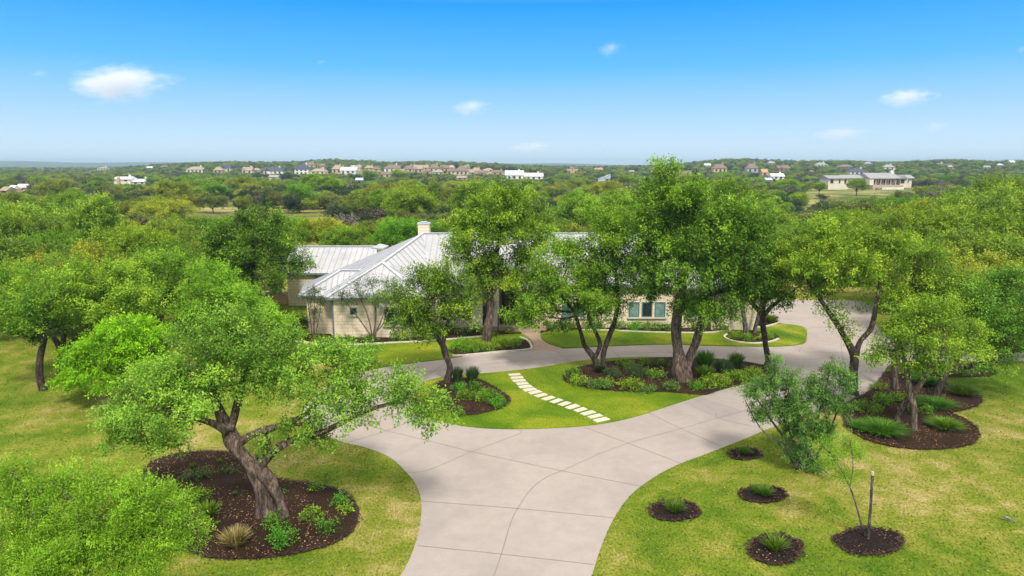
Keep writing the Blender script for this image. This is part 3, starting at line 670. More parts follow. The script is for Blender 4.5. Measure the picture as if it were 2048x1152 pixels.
hero('oak_tree', 41.0, [[(318,700,.24),(316,665,.2),(325,620,.14),(330,580,.08)],[(375,700,.16),(385,672,.14),(400,640,.1)]],
  [(330,590,66,44,0),(280,560,58,40,.3),(380,565,52,40,.2),(340,540,60,34,.4),(395,610,36,30,0),(300,630,40,26,-.2)],
  M['leaf_oak'], M['barkdark'], 'oak with shadowed trunks on the lawn between the lime bush and the house', 'tree', OAK_G, dens=2.8, n=22, leaf=.12)
hero('oak_tree', 50.0, [[(520,610,.3),(515,580,.28),(500,540,.2),(505,500,.12)]],
  [(505,500,72,52,0),(450,490,50,42,.3),(560,520,46,42,0),(520,455,62,30,.3),(470,540,55,34,-.3),(545,560,30,18,-.3),(605,525,18,20,-.2)],
  M['leaf_dark'], M['barkdark'], 'dark olive oak touching the left end of the metal roof', 'tree', OAK_G, dens=2.6, n=22, leaf=.15, L=.9, rad=.2)
hero('bush', 31.0, [[(235,775,.08),(225,740,.07),(190,710,.04)],[(240,775,.08),(245,735,.06),(240,690,.04)],[(246,775,.08),(270,740,.06),(305,705,.04)],[(236,776,.06),(200,758,.05),(160,740,.03)]],
  [(245,682,62,34,0),(185,718,52,34,0),(300,700,48,34,0),(240,735,86,34,-.4),(150,748,36,26,0),(325,735,34,30,0),(265,655,42,18,0),(200,690,34,24,0)],
  M['leaf_lime'], M['bark'], 'bright lime green rounded bush on the lawn left of the foreground oak', 'bush', None, dens=5.5, n=24, leaf=.12, L=.5, rad=.13, wid=.42)
hero('feathery_tree', 11.6, [[(180,1420,.10),(180,1200,.09),(170,1090,.06),(150,1010,.03)],[(190,1420,.08),(230,1180,.07),(260,1080,.04)],[(170,1420,.08),(110,1180,.06),(70,1050,.03)]],
  [(90,1010,90,42,.3),(215,1030,95,60,0),(55,1085,95,55,0),(300,1010,66,32,.2),(325,1060,52,40,0),(160,1120,120,60,-.4),(25,985,55,32,.4),(260,1120,80,45,-.3),(60,1160,90,50,-.4),(200,968,44,20,.3),(345,1005,34,20,.1),(378,1042,24,16,0),(120,962,38,20,.4),(270,985,30,14,.2),(380,1085,22,14,-.1),(20,945,30,14,.4)],
  M['leaf_soft'], M['bark'], 'soft feathery light green tree filling the bottom left corner', 'tree', None, pf=.5, dens=15, n=30, leaf=.05, L=.36, rad=.09, wid=.35, shell=.6, twigs=8)
hero('bush', 23.6, [[(1600,944,.05),(1570,880,.045),(1535,830,.035),(1503,780,.015)],[(1606,944,.05),(1585,880,.04),(1560,820,.03),(1540,765,.012)],[(1610,944,.055),(1600,880,.045),(1592,820,.035),(1580,755,.012)],
   [(1616,944,.05),(1625,880,.04),(1640,820,.03),(1662,735,.012)],[(1618,944,.045),(1645,890,.04),(1668,840,.03),(1690,770,.012)],[(1598,944,.04),(1560,890,.03),(1520,855,.02),(1490,800,.01)],[(1612,944,.04),(1612,870,.035),(1620,800,.025),(1625,760,.01)]],
  [(1508,782,28,20,0),(1540,768,26,22,.2),(1577,768,26,28,0),(1560,815,34,26,0),(1600,815,36,30,-.2),(1625,775,28,24,.2),(1662,742,18,20,.2),(1650,800,30,26,0),(1692,762,14,28,0),(1520,828,24,16,0),(1595,865,34,28,0),(1640,865,34,26,0),(1550,732,10,14,0),(1590,905,22,20,0),(1625,920,20,16,0),(1680,815,20,16,0)],
  M['leaf_blue'], M['barkgrey'], 'open grey-green bush with many thin fanned stems on the right lawn beside the drive', 'bush', None, dens=11, n=22, leaf=.075, L=.32, rad=.085, wid=.42, branch=True, twigs=4, shell=.9)
hero('sapling', 19.0, [[(1729,1076,.032),(1718,1030,.028),(1706,990,.024),(1692,958,.018),(1676,930,.012),(1660,905,.008)],[(1700,975,.012),(1706,930,.01),(1700,880,.006)],[(1692,958,.01),(1662,950,.008),(1640,935,.005)]],
  [(1665,915,26,22,0),(1695,890,26,18,0),(1645,890,16,14,0),(1715,910,16,14,0),(1690,950,22,14,0)],
  M['leaf_soft'], M['barkgrey'], 'thin leaning sapling with wispy leaves in the mulch ring beside a stake', 'sapling', None, dens=16, n=12, leaf=.055, L=.3, rad=.09, wid=.3, twigs=5, shell=.9, lump=0, sides=6)
hero('myrtle', 42.3, [[(740,669,.05),(720,640,.04),(700,615,.03),(680,590,.015)],[(744,669,.05),(735,630,.04),(722,600,.025),(712,575,.012)],[(747,669,.05),(752,630,.035),(748,595,.02),(740,560,.01)],[(750,669,.05),(765,635,.04),(772,600,.025),(778,565,.012)],[(745,669,.04),(765,650,.03),(782,610,.018)]],
  [(682,590,22,14,0),(710,578,20,18,0),(740,568,22,20,0),(775,575,20,24,0),(755,600,26,14,0),(700,600,24,10,0),(725,595,18,10,0)],
  M['leaf_myrtle'], M['bark'], 'bare-stemmed myrtle fanned against the stone wall of the left wing', 'small tree', None, dens=3.2, n=16, leaf=.08, L=.35, rad=.11, wid=.4, shell=.9, twigs=4)
hero('myrtle', 42.6, [[(624,666,.04),(620,635,.03),(615,600,.015)],[(628,666,.04),(628,630,.03),(630,595,.015)],[(632,666,.03),(638,635,.02),(642,605,.01)]],
  [(615,595,14,14,0),(630,585,16,14,0),(642,605,10,14,0),(628,625,12,16,0)],
  M['leaf_myrtle'], M['bark'], 'narrow upright myrtle at the left corner of the left wing', 'small tree', None, dens=5, n=16, leaf=.08, L=.3, rad=.1, wid=.4, shell=.9, twigs=3)

# ------------------------------------------------------------------ shrubs, grasses, yuccas
def mound(name, px, py, wpx, hpx, matk, label, cat='shrub', group=None, leaf=.07, dens=26, z0=.04, n=14, zs=1.0, L=.2):
    c = PG(px, py, z0); k = px_m(c.y); rx = wpx/2*k; rz = hpx*k*.62*zs
    o = empty(name, c, label, cat, group)
    lb = [(0, 0, rz*.35, rx*.82, rx*.7, rz)]
    nl = 2 + int(rx * 2)
    for i in range(nl):
        a_ = random.uniform(0, 6.28); q = random.uniform(.35, .62)
        lb.append((math.cos(a_)*rx*q, math.sin(a_)*rx*q*.7, rz*.25, rx*.45, rx*.42, rz*random.uniform(.6, .85)))
    C_, D_ = lobe_clumps(lb, dens, shell=.3, up_bias=.9); kp = C_[:, 2] > 0; C_, D_ = C_[kp], D_[kp]
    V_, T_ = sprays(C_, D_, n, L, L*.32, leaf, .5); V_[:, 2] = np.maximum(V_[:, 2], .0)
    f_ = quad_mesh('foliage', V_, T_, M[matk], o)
    sb = MB()
    for i in range(5):
        a_ = i*1.26; sb.tube(wob((0, 0, 0), (math.cos(a_)*rx*.5, math.sin(a_)*rx*.4, rz*.8), 3, .1), [.02, .015, .01, .006], 4)
    st = sb.build('stem', M['bark'], o, origin=(0, 0, 0)); st.location = (0, 0, 0)
    return o
def blades(name, px, py, wpx, hpx, matk, label, cat='ornamental grass', group=None, n=420, wid=.012, stiff=.3, z0=.04, spread=.75):
    c = PG(px, py, z0); k = px_m(c.y); R0 = wpx/2*k; Hh = hpx*k
    a_ = rng.uniform(0, 2*math.pi, n); lean = rng.random(n)**.7*spread
    ln = Hh * rng.uniform(.7, 1.12, n); b0 = rng.uniform(0, 1, n)[:, None]*R0*.35
    dirh = np.stack([np.cos(a_), np.sin(a_), np.zeros(n)], 1); base_ = dirh*b0
    tip = base_ + dirh*(R0*lean)[:, None]; tip[:, 2] = ln*np.sqrt(np.clip(1-(lean*.75)**2, .15, 1))
    mid = base_ + (tip-base_)*.5; mid[:, 2] += ln*.14
    side = np.stack([-np.sin(a_+rng.normal(0, .6, n)), np.cos(a_), np.zeros(n)], 1); side /= np.linalg.norm(side, axis=1, keepdims=True)
    w_ = (wid*rng.uniform(.7, 1.3, n))[:, None]
    q1 = np.stack([base_-side*w_, base_+side*w_, mid+side*w_, mid-side*w_], 1)
    q2 = np.stack([mid-side*w_, mid+side*w_, tip+side*w_*.15, tip-side*w_*.15], 1)
    V_ = np.concatenate([q1, q2]).reshape(-1, 3); T_ = rng.random(n); T_ = np.concatenate([T_, np.clip(T_+.1, 0, 1)])
    me_ = quad_mesh(name, V_, T_, M[matk]); me_.location = c
    return tag(me_, label, cat, group)

G1 = 'plants in the mulch bed under the foreground oak'
mound('shrub', 556, 1052, 50, 34, 'leaf_shrub', 'bright green shrub just below the base of the foreground oak trunk', group=G1)
mound('shrub', 570, 1090, 58, 48, 'leaf_shrub', 'bright green shrub at the front of the foreground mulch bed, nearest the camera', group=G1)
mound('shrub', 625, 1042, 50, 32, 'leaf_shrub', 'upper left of the touching pair of green shrubs right of the foreground oak', group=G1)
mound('shrub', 656, 1062, 46, 30, 'leaf_shrub', 'lower right of the touching pair of green shrubs right of the foreground oak', group=G1)
mound('shrub', 682, 1012, 36, 30, 'leaf_shrub', 'green shrub standing alone at the right end of the foreground mulch bed', group=G1)
mound('shrub', 690, 1026, 28, 20, 'leaf_shrub', 'small green clump at the right rim of the foreground mulch bed', group=G1)
mound('shrub', 630, 980, 26, 14, 'leaf_dark', 'dark small shrub on the back rim of the foreground bed', group=G1)
for i, (a, b_, ww, hh) in enumerate(((380,958,42,20),(415,952,44,20),(452,945,40,16))):
    mound('ground_cover_plant', a, b_, ww, hh, 'leaf_blue', ['left', 'middle', 'right'][i] + ' clump of the low grey-green row behind the foreground oak', 'ground cover', G1, leaf=.05)
mound('shrub', 400, 1000, 52, 26, 'leaf_shrub', 'low green shrub left of the foreground oak trunk, above the yucca', group=G1)
mound('shrub', 300, 968, 30, 20, 'leaf_shrub', 'green shrub at the left rim of the foreground mulch bed', group=G1)
mound('shrub', 336, 978, 24, 18, 'leaf_shrub', 'small round shrub inside the left rim of the foreground mulch bed', group=G1)
mound('shrub', 318, 1010, 40, 26, 'leaf_shrub', 'green shrub half hidden behind the feathery tree', group=G1)
mound('shrub', 560, 988, 22, 14, 'leaf_shrub', 'tiny green plant right behind the foreground oak trunk', group=G1, leaf=.05)
blades('yucca', 418, 1034, 56, 34, 'blade_green', 'green spiky yucca left of the foreground oak trunk', 'yucca', G1, n=130, wid=.022, spread=1.1)
blades('yucca', 472, 1092, 66, 40, 'blade_tan', 'tan straw-coloured tuft in the front of the foreground mulch bed', 'yucca', G1, n=420, wid=.012, spread=1.0)
for i, (a, b_) in enumerate(((385,934),(440,925),(470,990),(435,1050))):
    blades('grass_tuft', a, b_, 20, 8, 'blade_green', ['small tuft at the back left', 'small tuft at the very back', 'thin tuft beside the trunk', 'thin tuft between the two yuccas'][i] + ' of the foreground mulch bed', 'grass tuft', G1, n=50)
G2 = 'plants in the island beds'
for i, (a, b_, ww, hh, mk, lab) in enumerate((
 (915,764,34,30,'blade_dark','dark grey-green grass clump beside the crooked trunk at the left of the island'),(945,765,40,32,'blade_dark','dark grey-green grass clump, right of the pair in the left island bed'))):
    blades('ornamental_grass', a, b_, ww, hh, mk, lab, group=G2, n=420, wid=.016, z0=.08)
for i, (a, b_, ww, hh) in enumerate(((918,782,40,16),(950,778,40,15),(935,796,44,18),(965,802,40,18),(992,800,38,20),(995,812,40,16),(912,830,36,16),(975,790,34,14))):
    mound('shrub', a, b_, ww, hh, 'leaf_shrub', ['at the back left', 'at the back middle', 'in the middle', 'right of the middle', 'at the back right', 'at the right rim', 'alone at the front left', 'above the middle'][i] + ' of the left island bed, low green shrub', group=G2, z0=.07)
IR = [(1145,752,36,20,'leaf_dark','dark shrub at the left tip'),(1160,768,46,18,'leaf_oak','green shrub at the left front'),(1195,776,50,18,'leaf_blue','greyish shrub at the front'),(1215,770,36,14,'leaf_oak','low clump left of the front middle'),
 (1262,778,56,26,'leaf_shrub','bright green shrub at the front middle'),(1292,782,44,14,'leaf_blue','grey-green low clump at the front middle'),(1342,778,36,20,'leaf_blue','rounded blue-green shrub left of the big trunk'),(1250,735,44,16,'leaf_dark','dark shrub behind the slender stems'),
 (1292,730,34,12,'leaf_dark','small dark shrub at the back middle'),(1320,730,30,12,'leaf_dark','small dark shrub left behind the big trunk'),(1390,776,40,14,'leaf_shrub','low shrub right in front of the big trunk'),(1430,770,60,22,'leaf_oak','green shrub at the right front'),
 (1470,760,60,22,'leaf_oak','green shrub along the right front rim'),(1505,752,50,20,'leaf_oak','green shrub at the right tip'),(1275,750,60,18,'leaf_myrtle','grey twiggy shrub in the middle'),(1225,752,40,16,'leaf_myrtle','grey twiggy shrub right of the slender stems'),(1310,755,50,16,'leaf_dark','dark shrub in the middle right')]
for a, b_, ww, hh, mk, lab in IR: mound('shrub', a, b_, ww*1.1, hh*.95, mk, lab + ' of the right island bed', group=G2, z0=.075)
for a, b_, ww, hh, mk, lab in ((1408,735,60,34,'blade_green','bright green grass mound right behind the big trunk'),(1472,732,42,26,'blade_green','light green grass mound, right of the two at the back'),(1445,752,50,34,'blade_dark','dark strappy plant in the right half'),
   (1410,757,48,26,'blade_green','green strappy plant right of the big trunk'),(1438,762,26,14,'blade_tan','small tan tuft under the dark strappy plant'),(1200,745,30,16,'blade_dark','dark grass beside the slender stems')):
    blades('ornamental_grass', a, b_, ww, hh, mk, lab + ' of the right island bed', group=G2, n=480, wid=.016, z0=.075)
G3 = 'plants in the right-hand oak bed'
for a, b_, ww, hh, mk, lab in ((1765,864,84,30,'blade_green','wide green grass clump at the front left'),(1730,858,50,20,'blade_green','green grass clump at the left tip'),(1890,856,60,26,'blade_green','green grass clump right of the crossed trunks'),(1925,788,54,24,'blade_green','green grass clump at the upper right rim'),
   (1870,812,70,20,'blade_green','broad grass clump behind the crossed trunks'),(1850,768,46,24,'blade_green','grass clump at the back near the leaning oak')):
    blades('ornamental_grass', a, b_, ww*1.15, hh*.72, mk, lab + ' of the right-hand oak bed', group=G3, n=800, wid=.012, spread=1.1)
for a, b_, ww, hh, lab in ((1765,805,50,18,'yellow-green shrub left of the straight trunk'),(1800,800,40,16,'yellow-green shrub behind the crossed trunks'),(1735,822,60,20,'low green shrub at the left side'),(1850,826,40,16,'green shrub right behind the crossed trunks'),(1815,820,30,16,'green shrub seen between the crossed trunks'),(1760,780,40,14,'low shrub at the back left')):
    mound('shrub', a, b_, ww, hh, 'leaf_shrub', lab + ' in the right-hand oak bed', group=G3)
for a, b_, ww, hh, lab in ((1895,748,40,12,'left'),(1935,748,40,12,'middle'),(1968,744,30,12,'right')):
    mound('shrub', a, b_, ww, hh, 'leaf_blue', lab + ' of three grey-green shrubs in the small bed behind the leaning oak', group=G3)
G4 = 'shrubs along the house front'
BX = [(882,664,26,20),(905,668,30,22),(930,672,30,18),(952,666,26,20),(962,655,22,17),(985,655,22,16),(1004,656,20,14),(973,662,24,16)]
BL = ['first','second','third','fourth','fifth','sixth','seventh','eighth']
for i, (a, b_, ww, hh) in enumerate(BX):
    mound('boxwood_ball', a, b_, ww, hh, 'leaf_box', 'boxwood ball left of the entry steps, '+['leftmost','second from the left','third from the left, lowest','fourth from the left','behind the tall oak trunk','just right of the tall oak trunk','rightmost, beside the steps','in front of the tall oak trunk'][i], group=G4, dens=40, leaf=.05, L=.08, zs=1.15)
for i, (a, b_, ww, hh) in enumerate(((925,692,54,18),(955,696,50,16),(985,700,46,14),(915,700,40,14),(1020,692,50,18),(1000,688,40,14),(1035,688,30,12),(945,702,44,12))):
    mound('shrub', a, b_, ww, hh, 'leaf_shrub', 'bright green low shrub in the bed under the tall oak, '+['back left','middle left','front middle','far left','right of the trunk','just right of the trunk','rightmost','front left'][i], group=G4)
for i, (a, b_, ww, hh) in enumerate(((640,684,40,16),(690,686,44,18),(735,682,40,14),(800,680,50,22),(840,676,44,24),(610,676,40,18),(870,680,40,16),(980,672,40,8),(1020,664,30,8))):
    mound('shrub', a, b_, ww, hh, ['leaf_shrub','leaf_shrub','leaf_dark','leaf_dark','leaf_dark','leaf_oak','leaf_dark','leaf_dark','leaf_dark'][i], 'shrub along the left wing wall, '+['second from the left','third from the left, brighter','below the fanned myrtle','below the wide window','right of the wide window','leftmost','near the boxwood balls','low, under the boxwood balls','low, by the walk corner'][i], group=G4)
mound('holly_bush', 596, 672, 52, 62, 'leaf_box', 'tall dark holly bush at the left corner of the house', 'bush', None, dens=9, leaf=.1, L=.3)
HX = [(1092,658,34,20),(1115,655,36,22),(1140,657,36,18),(1165,655,34,18),(1195,657,30,16),(1240,658,46,18),(1275,660,46,20),(1305,660,40,20),(1330,662,36,18),(1395,660,30,18),(1420,655,32,20),(1440,662,40,12)]
for i, (a, b_, ww, hh) in enumerate(HX):
    mound('shrub', a, b_, ww, hh, 'leaf_dark' if i % 3 else 'leaf_shrub', 'low shrub in the bed along the right house wall, ' + (BL + ['ninth','tenth','eleventh','twelfth'])[i] + ' from the front walk', group=G4)
for i, (a, b_, ww, hh) in enumerate(((1412,652,22,14),(1432,652,20,13),(1452,652,22,15),(1462,643,26,20),(1486,641,24,19),(1510,640,26,20))):
    mound('boxwood_ball', a, b_, ww, hh, 'leaf_box', 'clipped boxwood ball right of the big trunk, ' + BL[i] + ' towards the garage court', group=G4, dens=40, leaf=.05, L=.08, zs=1.15)
for a, b_, ww, hh, lab in ((1475,677,36,14,'left side of the ring bed'),(1495,680,34,12,'middle of the ring bed'),(1530,678,36,14,'right side of the ring bed'),(1545,676,24,10,'right tip of the ring bed')):
    mound('shrub', a, b_, ww, hh, 'leaf_shrub', 'low green shrub at the ' + lab + ' on the front lawn', group=G4)
blades('ornamental_grass', 1542, 645, 36, 16, 'blade_green', 'yellow-green grass mound at the right end of the house bed', group=G4, n=300, wid=.016)
for (cx, cy, rx, ry), lab in zip(RINGS[:4], ('farthest small ring, by the drive','ring right of the grey-green bush base','ring nearest the drive edge','ring at the bottom, nearest the camera')):
    blades('grass_tuft', cx, cy - 2, rx*1.2, ry*.95, 'blade_green', 'young grass tuft in the ' + lab, 'grass tuft', 'grass tufts in mulch rings', n=260, wid=.009, spread=.9)
mound('shrub', 1628, 944, 22, 14, 'leaf_shrub', 'small bright green sprout at the foot of the grey-green bush', 'shrub')

# fallen leaves on the beds (nobody could count them)
def inside(x, y, poly):
    c = np.zeros(len(x), bool); n = len(poly); j = n - 1
    for i in range(n):
        xi, yi = poly[i]; xj, yj = poly[j]
        c ^= ((yi > y) != (yj > y)) & (x < (xj - xi) * (y - yi) / (yj - yi + 1e-12) + xi); j = i
    return c
LX, LY, LZ = [], [], []
for k, pts in BEDPTS.items():
    a_ = np.array(pts); mn, mxx = a_.min(0), a_.max(0); area = (mxx - mn).prod()
    n = int(area * (75 if k in ('oak_tree', 'right_oak') else 50 if k[0] == 'r' and k[1:].isdigit() else 18))
    x = rng.uniform(mn[0]-.1, mxx[0]+.1, n); y = rng.uniform(mn[1]-.1, mxx[1]+.1, n); i_ = inside(x, y, pts)
    clus = np.array([noise.noise(Vector((p*.9, q*.9, 3.0))) for p, q in zip(x, y)]) > -0.12
    i_ &= clus
    LX.append(x[i_]); LY.append(y[i_]); LZ.append(np.full(i_.sum(), {'island_right': .085, 'island_left': .085}.get(k, .055)))
n = 2600; x = rng.uniform(-12, 17, n); y = rng.uniform(14, 33, n); onl = ~inside(x, y, DP); x, y = x[onl], y[onl]
LX.append(x); LY.append(y); LZ.append(np.full(len(x), .02))
LX, LY, LZ = map(np.concatenate, (LX, LY, LZ)); n = len(LX); n_lawn = len(x)
C_ = np.stack([LX, LY, LZ], 1); u = unit(n); u[:, 2] *= .25; v_ = np.cross(u, [0, 0, 1.]); v_ /= np.linalg.norm(v_, axis=1, keepdims=True)
ln = rng.uniform(.018, .042, n)[:, None]; u *= ln; v_ *= ln*.5
V_ = np.stack([C_-u, C_+v_+[0, 0, .008], C_+u, C_-v_], 1).reshape(-1, 3)
TT = rng.random(n); TT[-n_lawn:] = .6 + .4 * TT[-n_lawn:]
lo = quad_mesh('fallen_leaves', V_, TT, M['litter']); tag(lo, kind='stuff', label='dry fallen leaves scattered over mulch beds and lawn', cat='fallen leaves')

CX = []
for k, pts in BEDPTS.items():
    a_ = np.array(pts); b2 = np.roll(a_, -1, 0); d = b2 - a_; ln = np.hypot(d[:, 0], d[:, 1]); tot = ln.sum(); n = int(tot * 95)
    j = rng.choice(len(a_), n, p=ln / tot); u = rng.random(n)[:, None]; q = a_[j] + d[j] * u; nn = np.stack([d[j][:, 1], -d[j][:, 0]], 1) / (ln[j][:, None] + 1e-9)
    wv = np.array([.5 + 1.1 * abs(noise.noise(Vector((p[0] * 1.7, p[1] * 1.7, 5)))) for p in q])
    q = q + nn * (np.abs(rng.normal(0, .075, n)) * wv * rng.choice([-1, 1], n))[:, None]
    CX.append(np.column_stack([q, np.full(n, .05 if k[:6] != 'island' else .08)]))
C_ = np.concatenate(CX); n = len(C_); u = unit(n); u[:, 2] *= .2; v_ = np.cross(u, [0, 0, 1.]); v_ /= np.linalg.norm(v_, axis=1, keepdims=True)
ln = rng.uniform(.02, .045, n)[:, None]; u *= ln; v_ *= ln * .6
V_ = np.stack([C_-u-v_, C_+u-v_, C_+u+v_+[0, 0, .01], C_-u+v_], 1).reshape(-1, 3)
lo = quad_mesh('mulch_chips', V_, rng.random(n), leafmat('mulch_chip', (.008, .005, .004), (.03, .018, .012), (.10, .055, .03), trans=.02)); tag(lo, kind='stuff', label='loose bark chips spilling over the bed edges', cat='mulch')

# lawn: short blades standing on the nearest grass (nobody could count them)
n = 90000
yy = 13 + 30 * rng.random(n) ** 1.25; xx = rng.uniform(-1, 1, n) * (yy * .8 + 2)
ok = ~inside(xx, yy, DP)
for pts in BEDPTS.values(): ok &= ~inside(xx, yy, pts)
xx, yy = xx[ok], yy[ok]; n = len(xx)
C_ = np.stack([xx, yy, np.zeros(n)], 1); th = rng.uniform(0, 6.28, n); sd_ = np.stack([np.cos(th), np.sin(th), np.zeros(n)], 1)*rng.uniform(.012, .03, n)[:, None]
tp = C_ + np.stack([rng.normal(0, .03, n), rng.normal(0, .03, n), rng.uniform(.025, .065, n)], 1)
V_ = np.stack([C_ - sd_, C_ + sd_, tp], 1).reshape(-1, 3)
m, t, o, b = newmat('lawn_blade'); gc, _ = grass_nodes(t, objco(t), 1.0)
at = N_(t, 'ShaderNodeAttribute', attribute_name='tint')
t.links.new(mix_(t, gc, ramp_(t, at.outputs['Fac'], [(0, g(.85)), (1, g(1.15))]), 1.0, 'MULTIPLY'), b.inputs['Base Color']); b.inputs['Roughness'].default_value = .8
lo = quad_mesh('lawn_grass', V_, rng.random(n), m, nside=3); tag(lo, kind='stuff', label='short lawn grass patchy green and straw', cat='grass')

# ------------------------------------------------------------------ stake, path lights, bird
st = empty('tree_stake', PG(1737, 1077, .03), 'weathered wooden stake with a pale top standing beside the thin sapling', 'stake')
a = P(1736, 1076, st.location.y) - st.location; b_ = P(1745, 950, st.location.y - .15) - st.location
mb = MB(); mb.tube([a + Vector((0, 0, -.1)), a.lerp(b_, .5) + Vector((.01, 0, 0)), b_], [.042, .04, .038], 8, .08, 3); q = mb.build('post', M['barkgrey'], st, origin=(0, 0, 0)); q.location = (0, 0, 0)
mb = MB(); mb.tube([b_ + Vector((-.004, 0, 0)), b_ + Vector((0, 0, .10))], [.044, .040], 8, .05, 1); q = mb.build('pale_top', M['kerbstone'], st, origin=(0, 0, 0)); q.location = (0, 0, 0)
for a, b_, lab in ((1554,647,'at the right end of the house bed by the garage court'),(1012,657,'beside the entry steps at the end of the boxwoods')):
    c = PG(a, b_, .04); o = empty('path_light', c, 'small black path light ' + lab, 'garden light', 'path lights')
    mb = MB(); mb.lathe((0, 0, 0), [(.03, 0), (.02, .03), (.016, .42)], 8); q = mb.build('post', M['dark'], o, origin=(0, 0, 0)); q.location = (0, 0, 0)
    mb = MB(); mb.lathe((0, 0, .40), [(.11, 0), (.11, .03), (.06, .09), (.02, .13)], 10); q = mb.build('shade', M['dark'], o, origin=(0, 0, 0)); q.location = (0, 0, 0)
c = PG(2016, 1042, .02)
mb = MB(); mb.tube([(-.13,0,.10),(-.09,0,.12),(-.03,0,.10),(.05,0,.075),(.10,0,.06)], [.022,.03,.045,.038,.014], 10); mb.tube([(.09,0,.062),(.16,-.01,.035),(.24,-.02,.01)], [.016,.018,.012], 6)
mb.tube([(-.13,0,.12),(-.11,0,.135),(-.085,0,.13)], [.012,.032,.02], 8); mb.tube([(-.14,0,.13),(-.175,0,.125)], [.010,.002], 6)
mb.tube([(0,.015,.06),(0,.015,0)], [.005,.005], 5); mb.tube([(0,-.015,.06),(0,-.015,0)], [.005,.005], 5)
M['bird'] = plain('grey_feathers', (0.22, 0.2, 0.21), .7, vary=.5, scale=14)
bo = mb.build('bird', M['bird'], smooth=True); bo.location = c; bo.rotation_euler = (0, 0, R(-25)); tag(bo, 'small grey bird with a dark tail standing on the lawn at bottom right', 'bird')

# ------------------------------------------------------------------ the house
H = empty('house', (0, 50, 0), 'long cream limestone house with a pale standing seam metal roof behind the island trees', 'house')
def hpart(mb, name, mats, parent=None, smooth=False):
    p = parent or H
    o = mb.build(name, mats, None, smooth); o.parent = p
    wl = Vector((0, 0, 0)); q = p
    while q is not None: wl += q.location; q = q.parent
    o.location = -wl; return o
# roof planes as polygons
roof = MB(); seam = MB()
def plane_roof(pts, thick=.10, seams=True, sp_=.46, m=0):
    pts = [Vector(p) for p in pts]
    n = (pts[1]-pts[0]).cross(pts[2]-pts[0]).normalized()
    if n.z < 0: pts = pts[::-1]; n = -n
    roof.face(pts, m)
    lo_ = [p - Vector((0, 0, thick)) for p in pts]; roof.face(lo_[::-1], m)
    for i in range(len(pts)):
        j = (i+1) % len(pts); roof.face([pts[j], pts[i], lo_[i], lo_[j]], m)
    if not seams: return
    dn = Vector((n.x, n.y, 0)).normalized(); ac = Vector((-dn.y, dn.x, 0))     # seams run down the slope, spaced along ac
    cs = [p.dot(ac) for p in pts]; s = math.ceil(min(cs)/sp_)*sp_ + .05
    while s < max(cs):
        hit = []
        for i in range(len(pts)):
            a_, b2 = pts[i], pts[(i+1) % len(pts)]; ca, cb_ = a_.dot(ac)-s, b2.dot(ac)-s
            if ca*cb_ < 0: hit.append(a_.lerp(b2, ca/(ca-cb_)))
        if len(hit) >= 2:
            hit.sort(key=lambda p: p.z)
            if (hit[-1]-hit[0]).length > .3: seam.bar(hit[0]+n*.018, hit[-1]+n*.018, .028, .036, n)
        s += sp_
YR, ZR = 51.5, 6.0
RL = P(846, 467, YR); ZR = RL.z
XR = 9.5
EF, EZ = 45.6, 3.05           # main front eave depth / height
Fp = Vector((-11.9, 43.0, 2.70)); K = Vector((-14.9, 48.3, 2.70)); AP = P(765, 525, 46.1)
# main front slope
s_main = (ZR-EZ)/(YR-EF)
A2 = Vector((AP.x, EF + (AP.z-EZ)/s_main, AP.z))       # where the left wing ridge dies into the main slope
RR = Vector((XR, YR, ZR)); RC = Vector((XR+5.6, EF, EZ)); RB = Vector((XR+5.6, 57.4, EZ))
Aright = Vector((-5.6, 43.0, 2.70)); Aback = Vector((-5.6, EF, 2.70 + .002))
vx = Vector((-5.6 , EF, EZ))
plane_roof([RL, RR, RC, vx]); plane_roof([RL, vx, AP])
plane_roof([RR, RB, RC])
plane_roof([RL, Vector((-12.0, 57.4, EZ)), RB, RR])
plane_roof([RL, AP, K]); plane_roof([AP, Fp, K]); plane_roof([RL, K, Vector((-12.0, 57.4, EZ))])
# left wing front hip
plane_roof([AP, Fp, Aright]); plane_roof([AP, Aright, vx])
# small hip bay at the far left
B1 = Vector((-13.95, 43.95, 2.66)); B2 = Vector((-12.0, 43.95, 2.66)); B3 = Vector((-14.95, 48.35, 2.66)); BR1 = P(681, 541, 46.2); BR2 = P(725, 541, 46.3)
plane_roof([BR1, BR2, B2, B1], sp_=.36); plane_roof([BR1, B1, B3]); plane_roof([BR1, B3, BR2])
# rear left gabled wing
C1 = P(588, 493, 56.8); C2 = P(752, 493, 56.8); CE1 = P(592, 546, 53.4); CE2 = Vector((C2.x+1.0, 53.4, CE1.z)); CE1.x = C1.x
plane_roof([C1, C2, CE2, CE1]); plane_roof([C2, C1, C1 + Vector((0, 3.4, C2.z*0 - (C1.z-CE1.z))), C2 + Vector((0, 3.4, -(C1.z-CE1.z)))])
# little cross ridge behind the grey slope
plane_roof([P(760,487,54.2), P(777,491,54.2), P(764,497,53.0)], seams=False); plane_roof([P(760,487,54.2), P(764,497,53.0), P(742,495,54.2)], seams=False)
# garage wing to the right
g0, g1 = 11.2, 17.3; GY0, GYR, GY1 = 45.0, 48.4, 52.0; GZ = 3.02; GR = 4.7
plane_roof([(g0, GYR, GR), (g1-3, GYR, GR), (g1, GY0, GZ), (g0, GY0, GZ)]); plane_roof([(g1-3, GYR, GR), (g1, GY1, GZ), (g1, GY0, GZ)]); plane_roof([(g0, GYR, GR), (g0, GY1, GZ), (g1, GY1, GZ), (g1-3, GYR, GR)])
